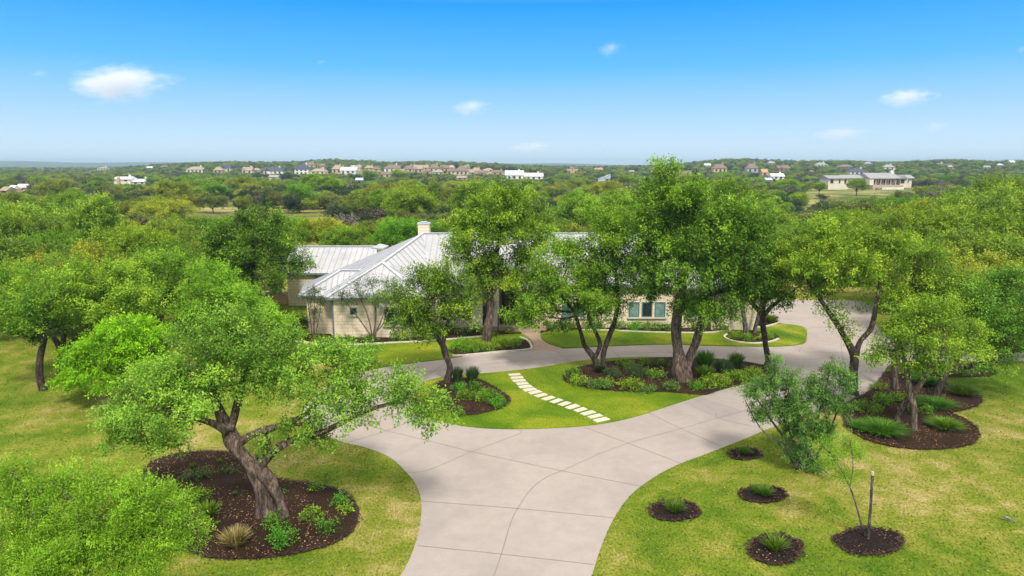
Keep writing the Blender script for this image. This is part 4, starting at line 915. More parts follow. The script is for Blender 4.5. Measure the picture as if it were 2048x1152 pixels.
# entry tower roof and the awning over the wide window
e0, e1 = -2.6, 1.5
plane_roof([(e0-.5, 45.0, 4.15), (e1+.5, 45.0, 4.15), (e1+.5, 51.2, 5.86), (e0-.5, 51.2, 5.86)])
wx0, wx1 = P(760, 610, 43.2).x, P(845, 610, 43.2).x
plane_roof([(wx0, 42.75, 2.22), (wx1, 42.75, 2.22), (wx1, 43.24, 2.42), (wx0, 43.24, 2.42)], .08)
rf = hpart(roof, 'roof', M['roof']); hpart(seam, 'roof_seam', M['seam'], rf)
fl = MB()
for a_, b2 in ((RL, RR), (RL, AP), (AP, Fp), (AP, Aright), (BR1, BR2), (BR1, B1), (C1, C2), (RR, RC), (Vector((g0, GYR, GR)), Vector((g1-3, GYR, GR))), (Vector((g1-3, GYR, GR)), Vector((g1, GY0, GZ)))):
    fl.bar(a_ + Vector((0, 0, .04)), b2 + Vector((0, 0, .04)), .22, .06)
for a_, b2 in ((AP, vx), (C1, CE1)): fl.bar(a_ + Vector((0, 0, .035)), b2 + Vector((0, 0, .035)), .12, .04)
hpart(fl, 'ridge_cap', M['flash'], rf)
gt = MB()
for a_, b2 in ((Fp, Aright), (B1, B2), (B1, B3), (CE1, CE2), (vx, RC), (Vector((g0, GY0, GZ)), Vector((g1, GY0, GZ))), (Vector((g1, GY0, GZ)), Vector((g1, GY1, GZ))), (K, Fp)):
    gt.bar(a_ + Vector((0, -.02, -.07)), b2 + Vector((0, -.02, -.07)), .13, .13)
hpart(gt, 'gutter', M['gutter'], rf)
# walls
wl = MB()
def wbox(x0, x1, y0, y1, z1, z0=-.1): wl.box(x0, x1, y0, y1, z0, z1)
wbox(-11.55, -5.95, 43.25, 46.5, 2.62)
wbox(-13.55, -11.56, 44.2, 48.2, 2.58)
wbox(-17.9, -11.0, 53.65, 59.6, 2.72)
wbox(-12.2, e0, 45.95, 57.0, 2.95)
wbox(e1, 14.5, 45.95, 57.0, 2.95)
wbox(e0 + .002, e1 - .002, 49.2, 57.0, 4.0)
wbox(13.6, 16.7, 45.4, 51.2, 2.93)
# entry pillars, gable stone above
wbox(P(947,640,47).x, P(967,640,47).x, 45.6, 45.94, 3.95); px0, px1 = P(982,640,47).x, P(999,640,47).x
wbox(px0, px1, 45.4, 46.2, 3.95); wbox(e1 - .1, e1 + .6, 45.4, 45.94, 3.95)
wl.box(px1 + .002, e1 - .102, 45.45, 45.75, 3.72, 4.02)
hpart(wl, 'wall', M['stone'])
cap = MB(); gbx = MB()
gbx.face([(e0, 45.44, 4.02), (e1+.5, 45.44, 4.02), ((e0+e1)/2, 45.44, 4.1)]); 
bm_ = MB(); bm_.box(px1 + .01, e1 - .11, 45.40, 45.7, 3.36, 3.70); hpart(bm_, 'lintel', M['beam'])
# back wall of the porch: door, sidelight, transoms
dr = MB(); Yd = 49.15
dx0, dx1 = P(1004, 620, Yd).x, P(1034, 620, Yd).x
dr.box(dx0, dx1, Yd-.08, Yd+.06, .32, 2.55); d_ = hpart(dr, 'door', M['dark'])
pn = MB()
for k in range(3): pn.box(dx0+.18, dx0+.62, Yd-.10, Yd-.082, .95+k*.5, .95+k*.5+.44)
hpart(pn, 'door_pane', M['warmglass'], d_)
hd = MB(); hd.bar((dx1-.12, Yd-.14, 1.0), (dx1-.12, Yd-.14, 1.6), .03, .03, (0, 1, 0)); hd.bar((dx1-.12, Yd-.14, 1.02), (dx1-.12, Yd-.07, 1.02), .02, .02); hd.bar((dx1-.12, Yd-.14, 1.58), (dx1-.12, Yd-.07, 1.58), .02, .02); hpart(hd, 'door_handle', M['kerbstone'], d_)
tf = MB(); tf.box(dx0, dx1+.9, Yd-.06, Yd+.05, 2.78, 3.2); t_ = hpart(tf, 'transom', M['dark'])
tp_ = MB()
for a_, b2 in ((dx0+.08, dx0+.2), (dx0+.28, dx0+.95), (dx0+1.08, dx0+1.7)): tp_.box(a_, b2, Yd-.08, Yd-.062, 2.84, 3.14)
hpart(tp_, 'pane', M['curtain'], t_)
# windows
def window(x0, x1, z0, z1, Y, pane='glass', frame='teal', mull=0):
    f_ = MB(); t1 = .07
    f_.box(x0, x1, Y-.05, Y+.02, z0, z0+t1); f_.box(x0, x1, Y-.05, Y+.02, z1-t1, z1); f_.box(x0, x0+t1, Y-.05, Y+.02, z0+t1, z1-t1); f_.box(x1-t1, x1, Y-.05, Y+.02, z0+t1, z1-t1)
    for k in range(mull):
        xm = x0 + (x1-x0)*(k+1)/(mull+1); f_.box(xm-.03, xm+.03, Y-.045, Y+.02, z0+t1, z1-t1)
    w_ = hpart(f_, 'window', M[frame])
    q_ = MB(); q_.box(x0+t1-.003, x1-t1+.003, Y-.02, Y+.01, z0+t1-.003, z1-t1+.003); hpart(q_, 'pane', M[pane], w_)
    s_ = MB(); s_.box(x0-.08, x1+.08, Y-.12, Y+.01, z0-.1, z0-.002); hpart(s_, 'sill', M['slab'], w_)
def wpx(pa, pb, ya, yb, Y, **k_):
    a_, b2 = P(pa, ya, Y), P(pb, yb, Y); window(a_.x, b2.x, b2.z, a_.z, Y-.012, **k_)
wpx(700, 714, 615, 629, 43.25, pane='glass'); wpx(768, 812, 614, 650, 43.25, mull=1)
for pa, pb, pn_ in ((1258, 1278, 'curtain'), (1284, 1304, 'glass'), (1310, 1330, 'curtain'), (1376, 1394, 'curtain'), (1124, 1142, 'curtain'), (1150, 1168, 'curtain')): wpx(pa, pb, 604, 634, 45.95, pane=pn_)
wpx(925, 944, 590, 640, 45.95, pane='glass', frame='dark'); wpx(880, 905, 600, 640, 45.95, pane='glass', frame='dark')
# chimney
chx0, chx1 = P(837, 450, 52.6).x, P(859, 450, 52.6).x; zt = P(848, 448, 52.6).z
cm = MB(); cm.box(chx0, chx1, 52.2, 53.1, 4.6, zt); ch = hpart(cm, 'chimney', M['stone'])
cc = MB(); cc.box(chx0-.05, chx1+.05, 52.15, 53.15, zt, zt+.09); cc.box((chx0+chx1)/2-.25, (chx0+chx1)/2+.25, 52.4, 52.9, zt+.15, zt+.19)
for dx in (-.2, .2): cc.box((chx0+chx1)/2+dx-.02, (chx0+chx1)/2+dx+.02, 52.62, 52.66, zt+.09, zt+.15)
hpart(cc, 'chimney_cap', M['flash'], ch)
# lantern, handrail, downpipe, steps, pots
lx = (px0+px1)/2 - .1; lm = MB(); lm.lathe((lx, 45.25, 1.55), [(.02, 0), (.05, .06), (.09, .12), (.11, .5), (.05, .6), (.02, .72)], 8); lm.bar((lx, 45.25, 2.2), (lx, 45.4, 2.2), .03, .03); hpart(lm, 'lantern', M['dark'])
rl_ = MB()
for a_, b2 in (((px1-.05, 44.6, .05), (px1-.05, 44.6, 1.05)), ((px1-.05, 45.35, .3), (px1-.05, 45.35, 1.2)), ((px1-.05, 44.6, 1.05), (px1-.05, 45.35, 1.2))): rl_.bar(a_, b2, .05, .05, (0, 1, 0) if abs(a_[2]-b2[2]) > .5 else (0, 0, 1))
hpart(rl_, 'handrail', M['dark'])
dp = MB(); dp.tube([(-11.62, 43.3, 2.6), (-11.62, 43.3, 0)], [.06, .06], 8); dp.tube([(-15.6, 53.55, 2.7), (-15.6, 53.55, 0)], [.05, .05], 8); dp.tube([P(750, 612, 43.2), P(750, 664, 43.2)], [.03, .03], 6); hpart(dp, 'downpipe', M['gutter'])
sx0, sx1 = PG(1012, 648).x, PG(1078, 648).x
sp2 = MB(); sp2.box(sx0-.0, sx1, 45.5-.9, 45.5-.45, -.05, .16); sp2.box(sx0-3.0, sx1+.4, 45.5-.449, 49.1, -.05, .32); hpart(sp2, 'entry_steps', M['walk'])
pm = MB(); pm.lathe((P(1010,640,46.4).x, 46.4, .32), [(.12, 0), (.2, .1), (.22, .28), (.18, .36)], 12); po = pm.build('plant_pot', M['pot']); tag(po, 'round black pot on the porch beside the front door', 'pot')
# low orange stone terrace wall beside the rear wing
tw = MB(); a_, b2 = P(536, 590, 54.5), P(576, 590, 54.5); tw.box(a_.x, b2.x, 54.2, 54.6, -.05, .95)
two = empty('terrace_wall', ((a_.x+b2.x)/2, 54.4, 0), 'low orange stone terrace wall with pale coping left of the house', 'wall')
hpart(tw, 'wall', M['redstone'], two); tc_ = MB(); tc_.box(a_.x-.08, b2.x-.01, 54.1, 54.7, .952, 1.05); tc_.box(a_.x-.3, a_.x-.082, 54.1, 56.5, -.05, .9); hpart(tc_, 'coping', M['kerbstone'], two)

# ------------------------------------------------------------------ tree kinds that repeat
def proto(kind, leafm, barkm, Ht, Rc, nl, leaf, dens, n, L, rad, lobn=9, flat=.55, low=.35, seed=1):
    r_ = np.random.default_rng(seed); rs = random.Random(seed)
    root = empty(kind[0], (0, 0, 0)); lbs = []
    for i in range(lobn):
        a_ = 2.4*i + rs.uniform(-.4, .4); q = math.sqrt((i+.5)/lobn)*Rc*.66
        zc = Ht*(1-low*.5-.28) - (q/Rc)**2*Ht*.22 + rs.uniform(-.12, .12)*Ht
        q *= rs.uniform(.75, 1.3); rr = Rc*rs.uniform(.26, .50)
        lbs.append((math.cos(a_)*q, math.sin(a_)*q, zc, rr, rr, rr*flat*rs.uniform(.85, 1.2) + Ht*(1-low)*.12))
    top = max(l[2]+l[5] for l in lbs); k = (Ht-top)
    lbs = [(a, b, c+k, d, e, f) for a, b, c, d, e, f in lbs]
    mb = MB(); fk = Vector((rs.uniform(-.2, .2), rs.uniform(-.2, .2), Ht*.25)); tr = max(.12, Ht*.028)
    mb.tube([(0, 0, -.4), (0, 0, 0), fk*.5 + Vector((.08, .05, 0)), fk], [tr*1.5, tr*1.2, tr, tr*.95], 7, .2, seed)
    for l in lbs:
        c = Vector(l[:3]); pts = wob(fk, c, 4, .10, rs); mb.tube(pts, [tr*.62, tr*.5, tr*.4, tr*.3, tr*.15], 5)
        for _ in range(3):
            d = Vector((rs.gauss(0, 1), rs.gauss(0, 1), rs.gauss(.2, .7))).normalized()
            mb.tube(wob(pts[3], c + Vector((d.x*l[3], d.y*l[4], d.z*l[5]))*.9, 3, .1, rs), [tr*.2, tr*.14, tr*.1, tr*.04], 4, cap=False)
    t_ = mb.build('trunk', barkm, root, smooth=True, origin=(0, 0, 0)); t_.location = (0, 0, 0)
    C_, D_ = lobe_clumps(lbs, dens * 1.2, r_, shell=.40, puff=.85, pd=.42)
    V_, T_ = sprays(C_, D_, int(n * 1.9), L, rad, leaf * 1.15, .55, up=1.5, r_=r_, pt=PUFF_T[0])
    quad_mesh('crown', V_, T_, leafm, root)
    return dict(root=root, H=Ht, W=Rc*2, used=False, name=kind[0], cat=kind[1], desc=kind[2])
PR = {
 'oakA': proto(('oak_tree','tree','rounded mid green oak'), M['leaf_far'], M['barkdark'], 6.8, 4.2, 0, .17, 2.6, 20, .8, .2, 10, seed=11),
 'oakB': proto(('oak_tree','tree','broad spreading green oak'), M['leaf_far'], M['bark'], 6.2, 4.8, 0, .17, 2.5, 20, .8, .2, 12, .5, seed=12),
 'oakY': proto(('oak_tree','tree','yellow-green oak'), M['leaf_yel'], M['bark'], 6.4, 4.0, 0, .16, 2.6, 20, .8, .18, 10, seed=13),
 'oakD': proto(('oak_tree','tree','dark green oak'), M['leaf_oak'], M['barkdark'], 7.2, 4.4, 0, .17, 2.6, 20, .8, .2, 11, seed=14),
 'jun':  proto(('juniper','juniper','dark dense juniper'), M['leaf_jun'], M['barkdark'], 4.6, 2.7, 0, .20, 2.6, 14, .6, .2, 8, .9, .1, seed=15),
 'olive':proto(('scrub_oak','tree','dull olive scrub oak'), M['leaf_olive'], M['barkgrey'], 4.8, 3.6, 0, .20, 2.2, 14, .7, .22, 9, .6, .3, seed=16),
 'brush':proto(('bare_tree','tree','grey-brown leafless scrub tree'), M['leaf_brush'], M['barkgrey'], 4.0, 3.0, 0, .28, 1.6, 9, 1.0, .2, 8, .7, .1, seed=17),
}
ALLT = []          # (x, y, radius) of everything planted, for spacing
def copy_tree(pr, loc, rz, s, sxy, label, group):
    if not pr['used']:
        r_ = pr['root']; pr['used'] = True
    else:
        r_ = pr['root'].copy(); col.objects.link(r_)
        for ch in pr['root'].children:
            c = ch.copy(); col.objects.link(c); c.parent = r_
    r_.location = loc; r_.rotation_euler = (0, 0, rz); r_.scale = (sxy, sxy, s)
    tag(r_, label, pr['cat'], group); return r_
def put(px, D, toppy, kind, wf=1.0, label=None, group=None):
    pr = PR[kind]; q = P(px, toppy, D); gz = float(tz(q.x, D))
    s = max(.35, (q.z-gz-.55)/pr['H']); sxy = min(max(s, .75), 1.35)*wf
    ALLT.append((q.x, D, pr['W']/2*sxy))
    return copy_tree(pr, (q.x, D, gz), random.uniform(0, 6.28), s, sxy, label or pr['desc'], group)

# ------------------------------------------------------------------ far houses: (px left, px right, py base, py top, roof, wall, style, label)
RC_ = {'tan': (.36,.27,.20), 'brown': (.20,.13,.10), 'navy': (.05,.06,.10), 'grey': (.30,.30,.32), 'white': (.75,.76,.78), 'pink': (.42,.33,.30), 'blue': (.45,.52,.60), 'orange': (.50,.28,.15)}
WC_ = {'cream': (.68,.61,.50), 'white': (.72,.70,.66), 'tan': (.48,.37,.27), 'stone': (.52,.45,.36), 'orange': (.55,.36,.23), 'grey': (.34,.36,.42), 'yellow': (.66,.50,.26), 'brown': (.28,.19,.14)}
for k, c in list(RC_.items()): M['hr_'+k] = plain('far_roof_'+k, c, .7, vary=.12, scale=.6)
for k, c in list(WC_.items()): M['hw_'+k] = plain('far_wall_'+k, c, .8, vary=.10, scale=.4)
M['farglass'] = plain('far_window', (.03,.035,.045), .2)
FH = [
 (194,213,340,334,'tan','cream','hip','small tan roofed house farthest left on the skyline'),
 (292,305,338,333,'white','white','gable','tiny white flat house on the left skyline'),
 (319,335,336,331,'brown','tan','hip','low brown roof showing above the trees left of the first white house'),
 (371,407,346,333,'tan','white','hip','white house with tan hip roof and dark porch, leftmost of the ridge row'),
 (426,445,347,334,'tan','tan','hip','narrow tan house second in the ridge row'),
 (444,462,344,329,'navy','cream','gable','cream house with navy roof behind the narrow tan one'),
 (484,505,348,334,'tan','cream','gable','cream gabled house third in the ridge row'),
 (505,520,345,336,'tan','tan','hip','small tan annex right of the cream gabled house'),
 (525,567,349,335,'navy','white','gable','white house with a wide navy roof on the left ridge'),
 (537,558,359,350,'grey','cream','gable','small grey gable below the white navy-roofed house'),
 (588,618,349,328,'navy','white','hip','tall white two-storey house with navy hip roof and chimney'),
 (619,652,349,337,'tan','cream','hip','wide cream house with low tan hip roof'),
 (609,630,336,324,'brown','tan','hip','brown roof standing highest on the ridge behind the tall white house'),
 (634,650,337,327,'brown','orange','gable','reddish gable on the crest of the ridge'),
 (663,684,347,330,'tan','tan','hip','tan house with steep roof in the ridge middle'),
 (680,713,348,334,'white','white','gable','white house with several gables in the ridge middle'),
 (710,727,365,358,'blue','grey','gable','small pale metal shed roof among the trees below the ridge'),
 (757,782,355,343,'brown','stone','hip','brown roofed house sunk in trees below the ridge row'),
 (767,800,345,329,'brown','white','hip','large brown and white house right of the ridge middle'),
 (728,748,341,331,'tan','tan','hip','tan roof partly behind the bright green tree on the ridge'),
 (806,826,345,331,'brown','tan','hip','brown house next right of the large brown and white one'),
 (827,846,346,330,'tan','tan','gable','tan gabled house near the right part of the ridge'),
 (857,879,345,328,'brown','stone','hip','stone house with a peaked brown roof'),
 (880,898,343,330,'brown','tan','gable','narrow brown house close beside the peaked stone one'),
 (909,938,351,333,'brown','stone','hip','broad stone house lower on the right part of the ridge'),
 (941,963,347,336,'tan','tan','hip','tan house low at the right end of the ridge'),
 (966,979,347,338,'tan','stone','gable','little stone house at the very end of the ridge'),
 (913,936,360,354,'tan','cream','gable','long low cream building just below the broad stone house'),
 (982,1009,350,340,'brown','tan','hip','brown roof just left of the long white building'),
 (1010,1048,360,341,'white','white','gable','left half of the long white metal building, tallest roof'),
 (1048,1087,360,346,'white','white','gable','right lower half of the long white metal building'),
 (1189,1206,342,336,'orange','cream','gable','small cream building beyond the tower house'),
 (1196,1221,365,349,'blue','grey','shed','grey building with two slanted shed roofs in the central woods'),
 (1259,1269,346,341,'tan','cream','gable','tiny cream hut by the hillside clearing'),
 (1301,1322,346,332,'brown','tan','hip','pinkish brown house left of the largest oak top'),
 (1409,1422,334,327,'white','white','gable','small white house on the crest right of the largest oak'),
 (1426,1455,345,328,'brown','orange','hip','brown hip-roofed house with an orange lower wall'),
 (1493,1517,346,327,'brown','grey','hip','tall blue-grey house with stacked porches on the right ridge'),
 (1523,1536,352,338,'orange','orange','gable','small orange tan house below the blue-grey one'),
 (1536,1551,331,322,'grey','grey','hip','grey house on the crest behind the blue-grey one'),
 (1542,1570,359,347,'white','white','gable','white gabled barn in the right middle distance'),
 (1531,1545,365,360,'blue','grey','gable','pale blue flat shed in front of the white barn'),
 (1555,1580,343,331,'brown','brown','gable','brown cabin right above the white barn'),
 (1620,1628,347,341,'brown','brown','gable','tiny brown hut in the woods right of the brown cabin'),
 (1632,1657,334,325,'grey','white','hip','white house with a grey roof on the crest above the meadow'),
 (1679,1707,338,329,'brown','brown','hip','large dull brown roof on the hillside above the meadow house'),
 (1698,1738,350,337,'navy','white','hip','dark roofed white house directly behind the meadow house'),
 (1729,1746,331,324,'grey','tan','hip','grey roof on the crest above the dark roofed house'),
 (1768,1791,340,329,'grey','cream','hip','cream house with grey hip roof above the meadow house chimney'),
 (1874,1890,331,326,'brown','white','hip','small house with reddish roof on the right skyline'),
 (1897,1906,338,330,'grey','tan','gable','narrow tan house right of the reddish roofed one'),
 (1966,1982,338,331,'grey','white','gable','white gabled house near the right frame edge'),
 (1995,2008,334,327,'blue','grey','hip','blue-grey house on the far right slope'),
 (2020,2030,328,321,'white','white','gable','white peaked house topmost at the right frame edge'),
 (0,16,389,378,'tan','tan','gable','tan house cut by the left frame edge'),
 (14,27,386,380,'white','yellow','gable','low white roof beside the tan house at the left frame edge'),
 (31,56,382,371,'white','yellow','gable','yellow house with a white roof near the left frame edge'),
]
for (a, b_, yb, yt), rc, wc, st in zip([(668,690,344,333),(700,722,341,330),(745,761,343,333),(784,801,341,330),(795,813,348,338),(815,833,339,329),(838,857,341,330),(847,863,348,338),(868,887,350,339)],
     ['brown','tan','brown','brown','tan','brown','tan','brown','tan'], ['tan','stone','tan','stone','white','tan','stone','tan','cream'], ['hip','gable','hip','gable','hip','hip','gable','hip','hip']):
    FH.append((a, b_, yb, yt, rc, wc, st, 'of the nine roofs crowded between the larger houses on the ridge'))
for (a, b_, yb, yt), rc, wc, st in zip([(893,912,348,337),(896,910,340,330),(920,940,342,331),(930,951,350,340),(944,959,343,334),(955,973,350,341),(968,986,344,336),(986,1004,347,340)],
     ['brown','pink','brown','tan','brown','brown','tan','brown'], ['stone','tan','cream','tan','white','tan','tan','stone'], ['hip','hip','gable','hip','hip','gable','hip','gable']):
    FH.append((a, b_, yb, yt, rc, wc, st, 'of the eight small roofs at the right end of the ridge'))
def hitD(px, py, d0=230, d1=1500):
    for D in np.arange(d0, d1, 10.0):
        q = P(px, py, float(D))
        if q.z <= float(tz(q.x, D)) + .2: return float(D)
    return None
def far_house(x0, x1, yb, yt, rc, wc, style, label, D=None):
    pc = (x0+x1)/2
    if D is None:
        D = hitD(pc, yb)
        if D is None or D > 1000: D = 860.0 + (pc*7) % 60
    a_, b2 = P(x0, yb, D), P(x1, yb, D); Wd = b2.x-a_.x; zt_ = P(pc, yt, D).z
    cx = (a_.x+b2.x)/2; gz = min(float(tz(cx, D)), a_.z); zb = a_.z
    Ht = max(3.0, zt_-zb); wh = Ht*(.52 if style != 'shed' else .55); dp_ = max(5, min(11, Wd*.7))
    o = empty('distant_house', (cx, D, gz), label, 'house', 'distant houses')
    mb = MB(); zb_ = zb-gz
    mb.box(-Wd*.46, Wd*.46, 0, dp_, -1.5, zb_+wh)
    if style == 'gable' and Wd > 7 and Ht > 4: mb.box(-Wd*.40, -Wd*.08, -1.8, -.01, -1.5, zb_+wh*.93)
    w_ = mb.build('wall', M['hw_'+wc], o, origin=(0, 0, 0)); w_.location = (0, 0, 0)
    rb = MB(); e = .03*Wd; X0, X1, Y0, Y1, Z0, Z1 = -Wd*.5, Wd*.5, -.6, dp_+.6, zb_+wh-.05, zb_+Ht
    Ym = (Y0+Y1)/2
    if style == 'hip':
        in_ = min(Wd*.3, dp_*.5); r1, r2 = (X0+in_, Ym, Z1), (X1-in_, Ym, Z1)
        A_, B_, C__, D_ = (X0, Y0, Z0), (X1, Y0, Z0), (X1, Y1, Z0), (X0, Y1, Z0)
        for f_ in ((A_, B_, r2, r1), (B_, C__, r2), (C__, D_, r1, r2), (D_, A_, r1), (D_, C__, B_, A_)): rb.face(f_)
    elif style == 'gable':
        r1, r2 = (X0, Ym, Z1), (X1, Ym, Z1); A_, B_, C__, D_ = (X0, Y0, Z0), (X1, Y0, Z0), (X1, Y1, Z0), (X0, Y1, Z0)
        for f_ in ((A_, B_, r2, r1), (C__, D_, r1, r2), (B_, C__, r2), (D_, A_, r1), (D_, C__, B_, A_)): rb.face(f_)
        if Wd > 7 and Ht > 4:     # a front gable
            gx0, gx1, gz0 = -Wd*.44, -Wd*.04, zb_+wh*.93; gm = (gx0+gx1)/2; gzt = gz0+Ht*.38
            a1, a2, a3 = (gx0, -2.1, gz0), (gx1, -2.1, gz0), (gm, -2.1, gzt); b1, b2_, b3 = (gx0, Ym, gz0), (gx1, Ym, gz0), (gm, Ym, gzt)
            for f_ in ((a1, a2, a3), (a2, b2_, b3, a3), (b1, a1, a3, b3)): rb.face(f_)
    else:
        for k_, (q0, q1, h0, h1) in enumerate(((X0, X0+Wd*.55, .45, .7), (X0+Wd*.5, X1, .75, 1.0))):
            z0_, z1_ = zb_+Ht*h0, zb_+Ht*h1
            rb.face([(q0, Y0, z0_), (q1, Y0, z1_), (q1, Y1, z1_), (q0, Y1, z0_)]); rb.face([(q0, Y0, z0_-.3), (q1, Y0, z1_-.3), (q1, Y0, z1_), (q0, Y0, z0_)])
            rb.face([(q0, Y0+.3, z0_-Ht*.3), (q1, Y0+.3, z0_-Ht*.3), (q1, Y0+.3, z1_-.3), (q0, Y0+.3, z0_-.3)])
    r_ = rb.build('roof', M['hr_'+rc], o, origin=(0, 0, 0)); r_.location = (0, 0, 0)
    if Wd > 9:
        cb = MB(); cb.box(Wd*.2, Wd*.2+1.1, Ym, Ym+1, zb_+wh, Z1+1.2); c_ = cb.build('chimney', M['hw_'+wc], o, origin=(0, 0, 0)); c_.location = (0, 0, 0)
    nw = max(1, int(Wd/4)); rows = 2 if wh > 4.5 else 1
    for i in range(nw):
        for j in range(rows):
            xx_ = -Wd*.42 + (i+.5)*Wd*.84/nw; hh_ = wh/rows; yv = -1.84 if (style == 'gable' and Wd > 7 and Ht > 4 and -Wd*.40 < xx_-.6 and xx_+.6 < -Wd*.08) else -.04
            if style == 'gable' and Wd > 7 and Ht > 4 and yv == -.04 and -Wd*.42 < xx_ < -Wd*.04: continue
            wb = MB(); wb.box(xx_-.8, xx_+.8, yv, yv+.03, zb_+hh_*(j+.25), zb_+hh_*(j+.8)); c_ = wb.build('window', M['farglass'], o, origin=(0, 0, 0)); c_.location = (0, 0, 0)
    return o, D
CLEAR = []      # (px0, px1, py, D): trees nearer than D must stay below py between px0 and px1
for row in FH:
    o, D = far_house(*row); CLEAR.append((row[0]-3, row[1]+3, row[2]-2.5, D))
# meadow house on the right, larger and nearer
D0 = hitD(1740, 379)
mh = empty('distant_house', (P(1740,378,D0).x, D0, 0), 'long grey-roofed house with a pillared porch and pale terrace wall above the dry meadow', 'house')
def mpart(mb, name, mat_, parent=None):
    o = mb.build(name, mat_, None); p = parent or mh; o.parent = p; wl_ = Vector((0, 0, 0)); q = p
    while q is not None: wl_ += q.location; q = q.parent
    o.location = -wl_; return o
def mX(px, dD=0): return P(px, 370, D0+dD).x
def mZ(py, dD=0): return P(1740, py, D0+dD).z
wb = MB(); wb.box(mX(1741), mX(1801), D0+4, D0+14, -1, mZ(357)); wb.box(mX(1741), mX(1749), D0+1, D0+4.001, -1, mZ(357)); wb.box(mX(1802,1), mX(1817,1), D0+2, D0+12, -1, mZ(357)); wb.box(mX(1817,1)+.01, mX(1830,2), D0+5, D0+12, -1, mZ(358))
wb.box(mX(1660), mX(1698), D0+2, D0+12, -1, mZ(357)); wb.box(mX(1698)+.01, mX(1741)-.01, D0+7, D0+14, -1, mZ(358)); mpart(wb, 'wall', M['hw_cream'])
rb = MB()
def gab(xa, xb, ya, yb, ze, zr):
    ym = (ya+yb)/2
    for f_ in (((xa,ya,ze),(xb,ya,ze),(xb,ym,zr),(xa,ym,zr)), ((xb,yb,ze),(xa,yb,ze),(xa,ym,zr),(xb,ym,zr)), ((xb,ya,ze),(xb,yb,ze),(xb,ym,zr)), ((xa,yb,ze),(xa,ya,ze),(xa,ym,zr))): rb.face(f_)
gab(mX(1740), mX(1802), D0+.5, D0+16, mZ(357), mZ(346)); gab(mX(1658), mX(1700), D0+1, D0+13, mZ(357), mZ(351)); gab(mX(1697), mX(1742), D0+6, D0+15, mZ(357), mZ(350)); gab(mX(1812,1), mX(1834,2), D0+4, D0+13, mZ(357), mZ(350))
xa, xb, xm = mX(1801), mX(1818), mX(1809); 
for f_ in (((xa,D0+1,mZ(357)),(xb,D0+1,mZ(357)),(xm,D0+1,mZ(350))), ((xb,D0+1,mZ(357)),(xb,D0+12,mZ(357)),(xm,D0+12,mZ(350)),(xm,D0+1,mZ(350))), ((xa,D0+12,mZ(357)),(xa,D0+1,mZ(357)),(xm,D0+1,mZ(350)),(xm,D0+12,mZ(350)))): rb.face(f_)
mpart(rb, 'roof', M['hr_grey'])
for q in (1754, 1764, 1774, 1784, 1794):
    cb = MB(); cb.box(mX(q)-.2, mX(q)+.2, D0+1.2, D0+1.6, -.5, mZ(357)); mpart(cb, 'porch_pillar', M['hw_tan'])
for a, b_ in ((1756,1763),(1766,1773),(1775,1783),(1786,1793),(1805,1813),(1820,1828),(1664,1670),(1681,1684),(1692,1696)):
    cb = MB(); Yw = D0+3.95 if a < 1800 and a > 1750 else (D0+1.95 if a < 1818 else D0+4.95); cb.box(mX(a), mX(b_), Yw, Yw+.04, mZ(367), mZ(359)); mpart(cb, 'window', M['farglass'])
cb = MB(); cb.box(mX(1795), mX(1801), D0+7, D0+8.5, mZ(352), mZ(341)); mpart(cb, 'chimney', M['hw_white'])
cb = MB(); cb.box(mX(1741), mX(1801), D0-2.5, D0+3.9, -1, mZ(370)); mpart(cb, 'terrace', M['hw_tan'])
wb = MB(); wb.box(mX(1752), mX(1795), D0-6, D0-5.6, -1, mZ(374)); q = wb.build('terrace_wall', M['hw_white']); tag(q, 'long pale retaining wall below the porch of the meadow house', 'wall')
for a, b_, lab in ((1742,1751,'left'),(1796,1812,'right')):
    wb = MB(); wb.box(mX(a), mX(b_), D0-6.2, D0-4.4, -1, mZ(375)); q = wb.build('planter', M['hw_brown']); tag(q, f'dark red planter at the {lab} end of the pale wall by the meadow house', 'planter', 'planters by the meadow house')
CLEAR += [(1655,1702,374,D0),(1700,1745,366,D0),(1738,1835,381,D0)]
# white metal-roofed house with an orange chimney on the left
D1 = hitD(262, 368)
o, _ = far_house(226, 262, 364, 354, 'white', 'white', 'gable', 'white metal-roofed house half sunk in trees on the left, left part', D1-2); CLEAR.append((224, 296, 368, D1))
o2, _ = far_house(262, 294, 369, 358, 'white', 'white', 'gable', 'long white metal roof joined to the left house half sunk in trees', D1)
oc = MB(); q0 = P(242, 366, D1-4); oc.box(q0.x, q0.x+1.4, D1-8, D1-6.6, 0, P(242, 354, D1-4).z); c_ = oc.build('chimney', M['hw_orange'], None); c_.parent = o; c_.location = (-o.location.x, -o.location.y, -o.location.z)
